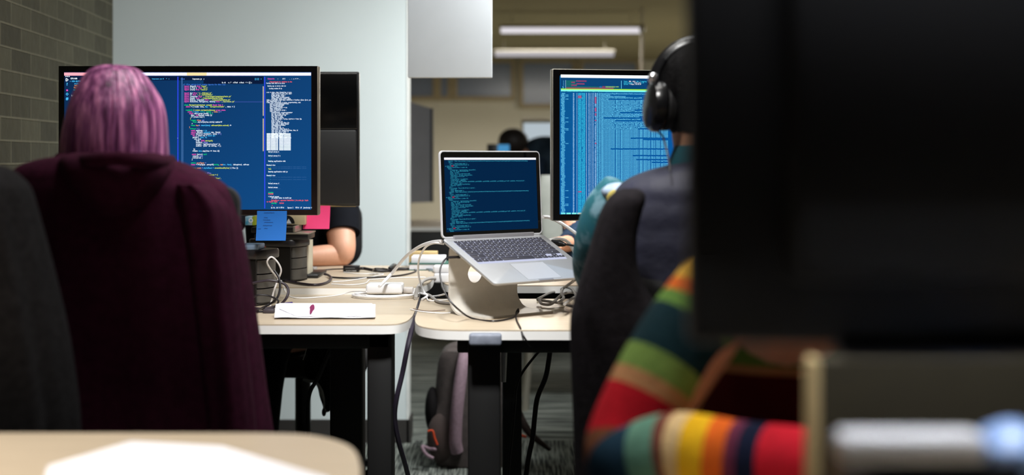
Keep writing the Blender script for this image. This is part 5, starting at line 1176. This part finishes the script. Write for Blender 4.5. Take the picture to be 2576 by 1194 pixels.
tb = lambda z: 3 if z > .95 else 4 if z > .90 else 5 if z > .862 else 2 if z > .845 else 5 if z > .828 else len(bands) if z > .7 else 7
bm_.append(mat('sweater_dark_red', (70, 10, 14), .95, var=.12))
q = MB().loft([ring(x3, 1.83, a_[0], a_[1], a_[2] + .03, 48, fold=.012, ff=7, ph=i * .1) for i, a_ in enumerate(rows)][::-1], matf=lambda i: tb(rows[59 - i][0]))
build('sweater', q, bm_, p3, ang=80)
q = MB().tube([(x3 + .16, 1.82, .98), (x3 + .26, 1.7, .83), (x3 + .2, 1.47, .79)], [.062, .054, .044], n=24, matf=lambda t: int(t * 16.9)); build('sleeve', q, bm_, p3)
build('hair', MB().ell((x3, 1.785, 1.195), .085, .09, .095), mat('brown_hair', (40, 28, 22), .5, var=.3), p3)
build('trousers', MB().tube([(x3 - .09, 1.98, .55), (x3 - .1, 1.55, .54), (x3 - .1, 1.6, .12)], [.1, .08, .06], sm=5, n=16).tube([(x3 + .09, 1.98, .55), (x3 + .1, 1.55, .54), (x3 + .1, 1.6, .12)], [.1, .08, .06], sm=5, n=16), mat('dark_denim', (26, 28, 38), .9), p3)

# 4 the person behind the far left desk: only the bare arm and the black t-shirt show
Y4 = 4.62; c4 = X(748, Y4)
p4 = thing('person', 'person in a black t-shirt resting a bare forearm on the far left desk', 'person', (c4, Y4, 0))
e4 = P(858, 640, 4.46); s4 = P(852, 470, 4.58); w4 = P(715, 650, 4.36)
body(p4, dict(pelvis=(c4, 4.72, .54), chest=(c4, 4.64, .90), neck=(c4, 4.61, 1.10), head=(c4, 4.58, 1.26), face=(0, -1, -.2), shr=tuple(s4), elr=tuple(e4), wrr=tuple(w4),
    shl=(c4 - .18, 4.6, 1.04), ell=(c4 - .24, 4.48, .82), wrl=(c4 - .1, 4.3, .80), hipl=(c4 - .1, 4.7, .54), knl=(c4 - .2, 4.3, .53), anl=(c4 - .22, 4.35, .1), toel=(c4 - .22, 4.2, .035), hipr=(c4 + .06, 4.7, .54), knr=(c4 - .04, 4.3, .53), anr=(c4 - .09, 4.35, .1), toer=(c4 - .09, 4.2, .035)))
BT = mat('black_tshirt', (16, 18, 24), .9, var=.15, scale=30)
build('arm', MB().tube([s4 + Vector((0, 0, -.02)), s4 * .45 + e4 * .55, e4 + Vector((.004, 0, .02)), e4 + Vector((-.004, 0, -.004)), e4 * .75 + w4 * .25 + Vector((0, 0, -.002)), e4 * .4 + w4 * .6, w4], [.048, .049, .044, .037, .035, .032, .029], n=28, sm=8), SKIN, p4)
rows = interp_rows([(1.085, .06, .06), (1.06, .12, .08), (1.03, .17, .095), (.97, .19, .105), (.85, .18, .11), (.7, .18, .12), (.52, .2, .13)], 40)
build('tshirt', MB().loft([ring(c4, 4.65, a_[0], a_[1], a_[2], 48, fold=.02, ff=6, ph=i * .1) for i, a_ in enumerate(rows)][::-1]), BT, p4)
build('tshirt_sleeve', MB().tube([s4 + Vector((-.04, .03, .05)), s4, s4 * .28 + e4 * .72 + Vector((.006, 0, .006))], [.06, .063, .059], n=28), BT, p4)
build('tshirt_sleeve', MB().tube([(c4 - .15, 4.63, 1.05), (c4 - .19, 4.59, 1.0), (c4 - .22, 4.53, .9)], [.06, .062, .06], n=24), BT, p4)
build('hair', MB().ell((c4, 4.605, 1.30), .085, .09, .085), mat('brown_hair', (40, 28, 22), .5, var=.3), p4)
build('trousers', MB().tube([(c4 - .09, 4.75, .55), (c4 - .2, 4.3, .54), (c4 - .22, 4.35, .12)], [.1, .08, .06], sm=5, n=16).tube([(c4 + .06, 4.75, .55), (c4 - .04, 4.3, .54), (c4 - .09, 4.35, .12)], [.1, .08, .06], sm=5, n=16), mat('black_trousers', (12, 12, 14), .9), p4)
office_chair('dark office chair of the person in the black t-shirt', c4 + .01, 4.68, R(180), zs=.46, bw=.355, zb0=Z(672, 4.9), zb1=Z(500, 4.9), corner=.07)

# 5 the person behind the right monitor, hardly seen
Y5 = 4.75; c5 = X(1560, Y5)
p5 = thing('person', 'person in dark navy sitting behind the right monitor, hand raised', 'person', (c5, Y5, 0))
h5 = P(1412, 600, 4.42)
body(p5, dict(pelvis=(c5, 4.86, .54), chest=(c5, 4.78, .90), neck=(c5, 4.76, 1.10), head=(c5, 4.72, 1.26), face=(0, -1, -.2), shl=(c5 - .18, 4.75, 1.04), ell=(X(1452, 4.6), 4.62, .82), wrl=tuple(h5 + Vector((.01, .06, -.02))),
    shr=(c5 + .18, 4.75, 1.04), elr=(c5 + .24, 4.6, .83), wrr=(c5 + .1, 4.4, .80), hipl=(c5 - .09, 4.84, .54), knl=(c5 - .1, 4.45, .53), anl=(c5 - .1, 4.5, .1), toel=(c5 - .1, 4.35, .035), hipr=(c5 + .09, 4.84, .54), knr=(c5 + .1, 4.45, .53), anr=(c5 + .1, 4.5, .1), toer=(c5 + .1, 4.35, .035)))
NV = mat('navy_plaid_shirt', (26, 36, 52), .9, var=.5, scale=20, col2=(44, 62, 84))
build('shirt', MB().loft([ring(c5 - .02, 4.78, a_[0], a_[1], a_[2], 48, fold=.02, ff=6) for a_ in rows][::-1]), NV, p5)
build('sleeve', MB().tube([(c5 - .16, 4.78, 1.05), (X(1458, 4.6), 4.66, .86), (X(1445, 4.55), 4.6, .82), tuple(h5 + Vector((.03, .09, -.03)))], [.062, .056, .055, .042], n=24), NV, p5)
build('sleeve', MB().tube([(c5 + .16, 4.78, 1.05), (c5 + .24, 4.62, .84), (c5 + .13, 4.44, .80)], [.062, .056, .045], n=24), NV, p5)
build('hair', MB().ell((c5, 4.745, 1.30), .085, .09, .085), mat('near_black_hair', (16, 14, 15), .5), p5)
build('trousers', MB().tube([(c5 - .09, 4.88, .55), (c5 - .1, 4.45, .54), (c5 - .1, 4.5, .12)], [.1, .08, .06], sm=5, n=16).tube([(c5 + .09, 4.88, .55), (c5 + .1, 4.45, .54), (c5 + .1, 4.5, .12)], [.1, .08, .06], sm=5, n=16), mat('dark_denim', (26, 28, 38), .9), p5)
ch5 = thing('office_chair', 'pale grey curved chair behind the gap between laptop and right monitor', 'chair', (X(1405, 5.9), 5.9, 0))
q = MB(); rw5 = interp_rows([(440, 1360, 1392, .02), (470, 1352, 1425, .03), (530, 1356, 1450, .035), (600, 1362, 1468, .04), (660, 1368, 1476, .035)], 20)
q.loft([ring((X(a_[1], 5.9) + X(a_[2], 5.9)) / 2, 5.9, Z(a_[0], 5.9), (X(a_[2], 5.9) - X(a_[1], 5.9)) / 2, a_[3], 40, pw=3) for a_ in rw5][::-1]); build('backrest', q, mat('pale_grey_shell', (176, 180, 172), .5), ch5)
xc5 = X(1425, 5.9)
build('seat', MB().box((xc5 - .22, 5.93, .42), (xc5 + .22, 6.4, .48), bev=.02), mat('pale_grey_shell', (176, 180, 172), .5), ch5)
for sx_ in (-.18, .18):
    for sy_ in (5.97, 6.35): build('leg', MB().cyl((xc5 + sx_, sy_, 0), (xc5 + sx_ * .8, sy_, .43), .014, n=10), SILV, ch5)

# 6 the far person leaning to the left
Y6 = 8.35
p6 = thing('person', 'distant dark haired person in a dark plaid shirt leaning over left', 'person', (X(1400, Y6), Y6, 0))
hd6 = P(1287, 366, 8.2)
body(p6, dict(pelvis=(X(1440, Y6), Y6 + .15, .62), chest=(X(1372, Y6), Y6 + .05, 1.02), neck=(X(1322, Y6), 8.25, 1.10), head=tuple(hd6), face=(-1, -.4, -.2), shr=(X(1350, Y6), 8.2, 1.08), elr=(X(1330, Y6), 8.1, .86), wrr=(X(1280, Y6), 8.0, .79),
    shl=(X(1380, Y6), 8.5, 1.08), ell=(X(1350, Y6), 8.45, .86), wrl=(X(1300, Y6), 8.3, .79), hipl=(X(1440, Y6), 8.6, .60), knl=(X(1400, Y6), 8.6, .52), anl=(X(1410, Y6), 8.6, .1), toel=(X(1390, Y6), 8.6, .035), hipr=(X(1440, Y6), 8.42, .60), knr=(X(1400, Y6), 8.40, .52), anr=(X(1410, Y6), 8.4, .1), toer=(X(1390, Y6), 8.4, .035)))
q = MB().tube([P(1316, 398, 8.3), P(1335, 398, 8.33), P(1365, 402, 8.36), P(1400, 420, 8.4), P(1440, 470, 8.45), P(1455, 560, 8.5)], [.06, .13, .17, .19, .19, .18], n=32, flat=.9); build('shirt', q, mat('dark_plaid', (30, 42, 54), .9, var=.5, scale=14, col2=(54, 70, 84)), p6)
build('sleeve', MB().tube([P(1350, 405, 8.2), (X(1332, Y6), 8.08, .88), (X(1296, Y6), 8.0, .80)], [.07, .055, .045], n=20), NV, p6)
build('hair', MB().ell(hd6 + Vector((.01, .0, .025)), .092, .1, .082), mat('dark_brown_hair', (30, 24, 24), .6, var=.3), p6)
build('trousers', MB().tube([(X(1445, Y6), 8.6, .62), (X(1400, Y6), 8.6, .53), (X(1410, Y6), 8.6, .12)], [.11, .085, .06], sm=5, n=16).tube([(X(1445, Y6), 8.42, .62), (X(1400, Y6), 8.4, .53), (X(1410, Y6), 8.4, .12)], [.11, .085, .06], sm=5, n=16), mat('dark_denim', (26, 28, 38), .9), p6)

# ---------------------------------------------------------------- foreground
zf = .74
# left: table with rounded end and a white paper sheet
Yf = F * (H - zf) / (1088 - HY)
xe = X(925, Yf - .12)
ol = [(-1.18, .3), (xe - .02, .3)] + smooth2([(xe - .0, .5), (xe + .012, 1.2), (xe + .010, 1.5), (xe - .002, 1.64), (xe - .03, 1.75), (xe - .09, 1.815), (xe - .17, Yf)]) + [(-1.24, Yf)]
desk('blurred pale desk in the near left corner under a white sheet', ol, zf, [(-.95, 1.1, .07, .07), (-.4, 1.1, .07, .07)], [], th=.028)
sh = [G(300, 1108, zf), G(705, 1150, zf), G(830, 1215, zf), G(130, 1330, zf), G(-60, 1160, zf)]
sh = [G(330, 1112, zf), G(560, 1124, zf), G(830, 1205, zf), G(820, 1290, zf), G(90, 1290, zf), G(120, 1175, zf)]
q = MB().prism([(p.x, p.y) for p in sh], zf + .0003, zf + .002)
single('paper_sheet', q, PAPER, 'white paper sheet on the blurred near left desk', 'paper', smooth=False)
# right: desk with the near monitor, cardboard box, white slab and cup
desk('desk in the near right corner carrying the big dark monitor', [(.12, .62), (1.3, .62), (1.3, 1.50), (.12, 1.50)], zf, [(.22, 1.3, .06, .06), (1.2, 1.1, .07, .07)], [], th=.028)
nm = thing('monitor', 'huge blurred black monitor back filling the right foreground', 'monitor', (.42, 1.0, zf))
NB = mat('black_monitor_back', (9, 9, 14), .6, var=.12, scale=4)
build('housing', MB().box((.1315, 1.0, Z(866, 1.0)), (.75, 1.03, 1.37), bev=.006), NB, nm)
build('back_bulge', MB().box((.2, .975, 1.02), (.68, 1.0, 1.33), bev=.012), NB, nm)
build('bottom_bezel', MB().box((.24, .985, Z(904, .99)), (.74, 1.022, Z(868, .99)), bev=.005), mat('dark_grey_bezel', (44, 43, 48), .5, var=.1), nm)
build('stand_neck', MB().box((.41, 1.0, zf + .01), (.49, 1.02, Z(890, 1.0)), bev=.004), BLACKP, nm)
build('stand_base', MB().prism(rrect(.34, .93, .56, 1.10, .03), zf, zf + .012), BLACKP, nm)
Yx = 1.12
bx = thing('storage_box', 'tan cardboard box with a lit side edge below the near monitor', 'box', (X(2300, Yx), Yx, zf))
TB = mat('cardboard', (212, 186, 134), .85, var=.1, scale=8)
build('box_body', MB().box((X(2062, Yx), Yx, zf), (X(2620, Yx), Yx + .03, Z(906, Yx)), bev=.003), mat('shaded_card', (58, 52, 34), .85, var=.1), bx)  # tan card of the front, with its shade put into the colour
build('lit_side', MB().box((X(2034, Yx), Yx - .004, zf), (X(2064, Yx), Yx + .02, Z(900, Yx)), bev=.004), TB, bx)  # lit left side of the box; its light is put into the paler colour
Yw_ = 1.0; ya = .93
pb = thing('docking_box', 'black box under a white slab in the lower right corner', 'box', (X(2310, ya), ya, zf))
build('box_body', MB().box((X(2130, ya), ya - .06, zf), (X(2500, ya), ya + .05, Z(1168, ya - .06) ), bev=.004), BLACKP, pb)
single('white_slab', MB().box((X(2122, .87), .87, Z(1168, .87) + .0005), (X(2486, .87), .90, Z(1098, .87)), bev=.004), WHITEP, 'white slab lying on the black box in the lower right corner', 'slab')
q = MB().lathe((X(2545, .93), .93, zf), [(.022, 0), (.026, .004), (.028, .14), (.027, .173), (.018, .185), (.006, .19)], n=32)
single('cup', q, mat('pale_blue_plastic', (140, 168, 214), .4), 'pale blue cup at the right edge beside the white slab', 'cup')
# dark grey backrest at the bottom middle
office_chair('grey blurred chair back rising at the bottom middle', X(1330, 1.42), 1.62, 0, zs=.44, bw=.17, zb0=.5, zb1=.777, m=mat('blue_grey_fabric', (60, 66, 76), .8), corner=.05)
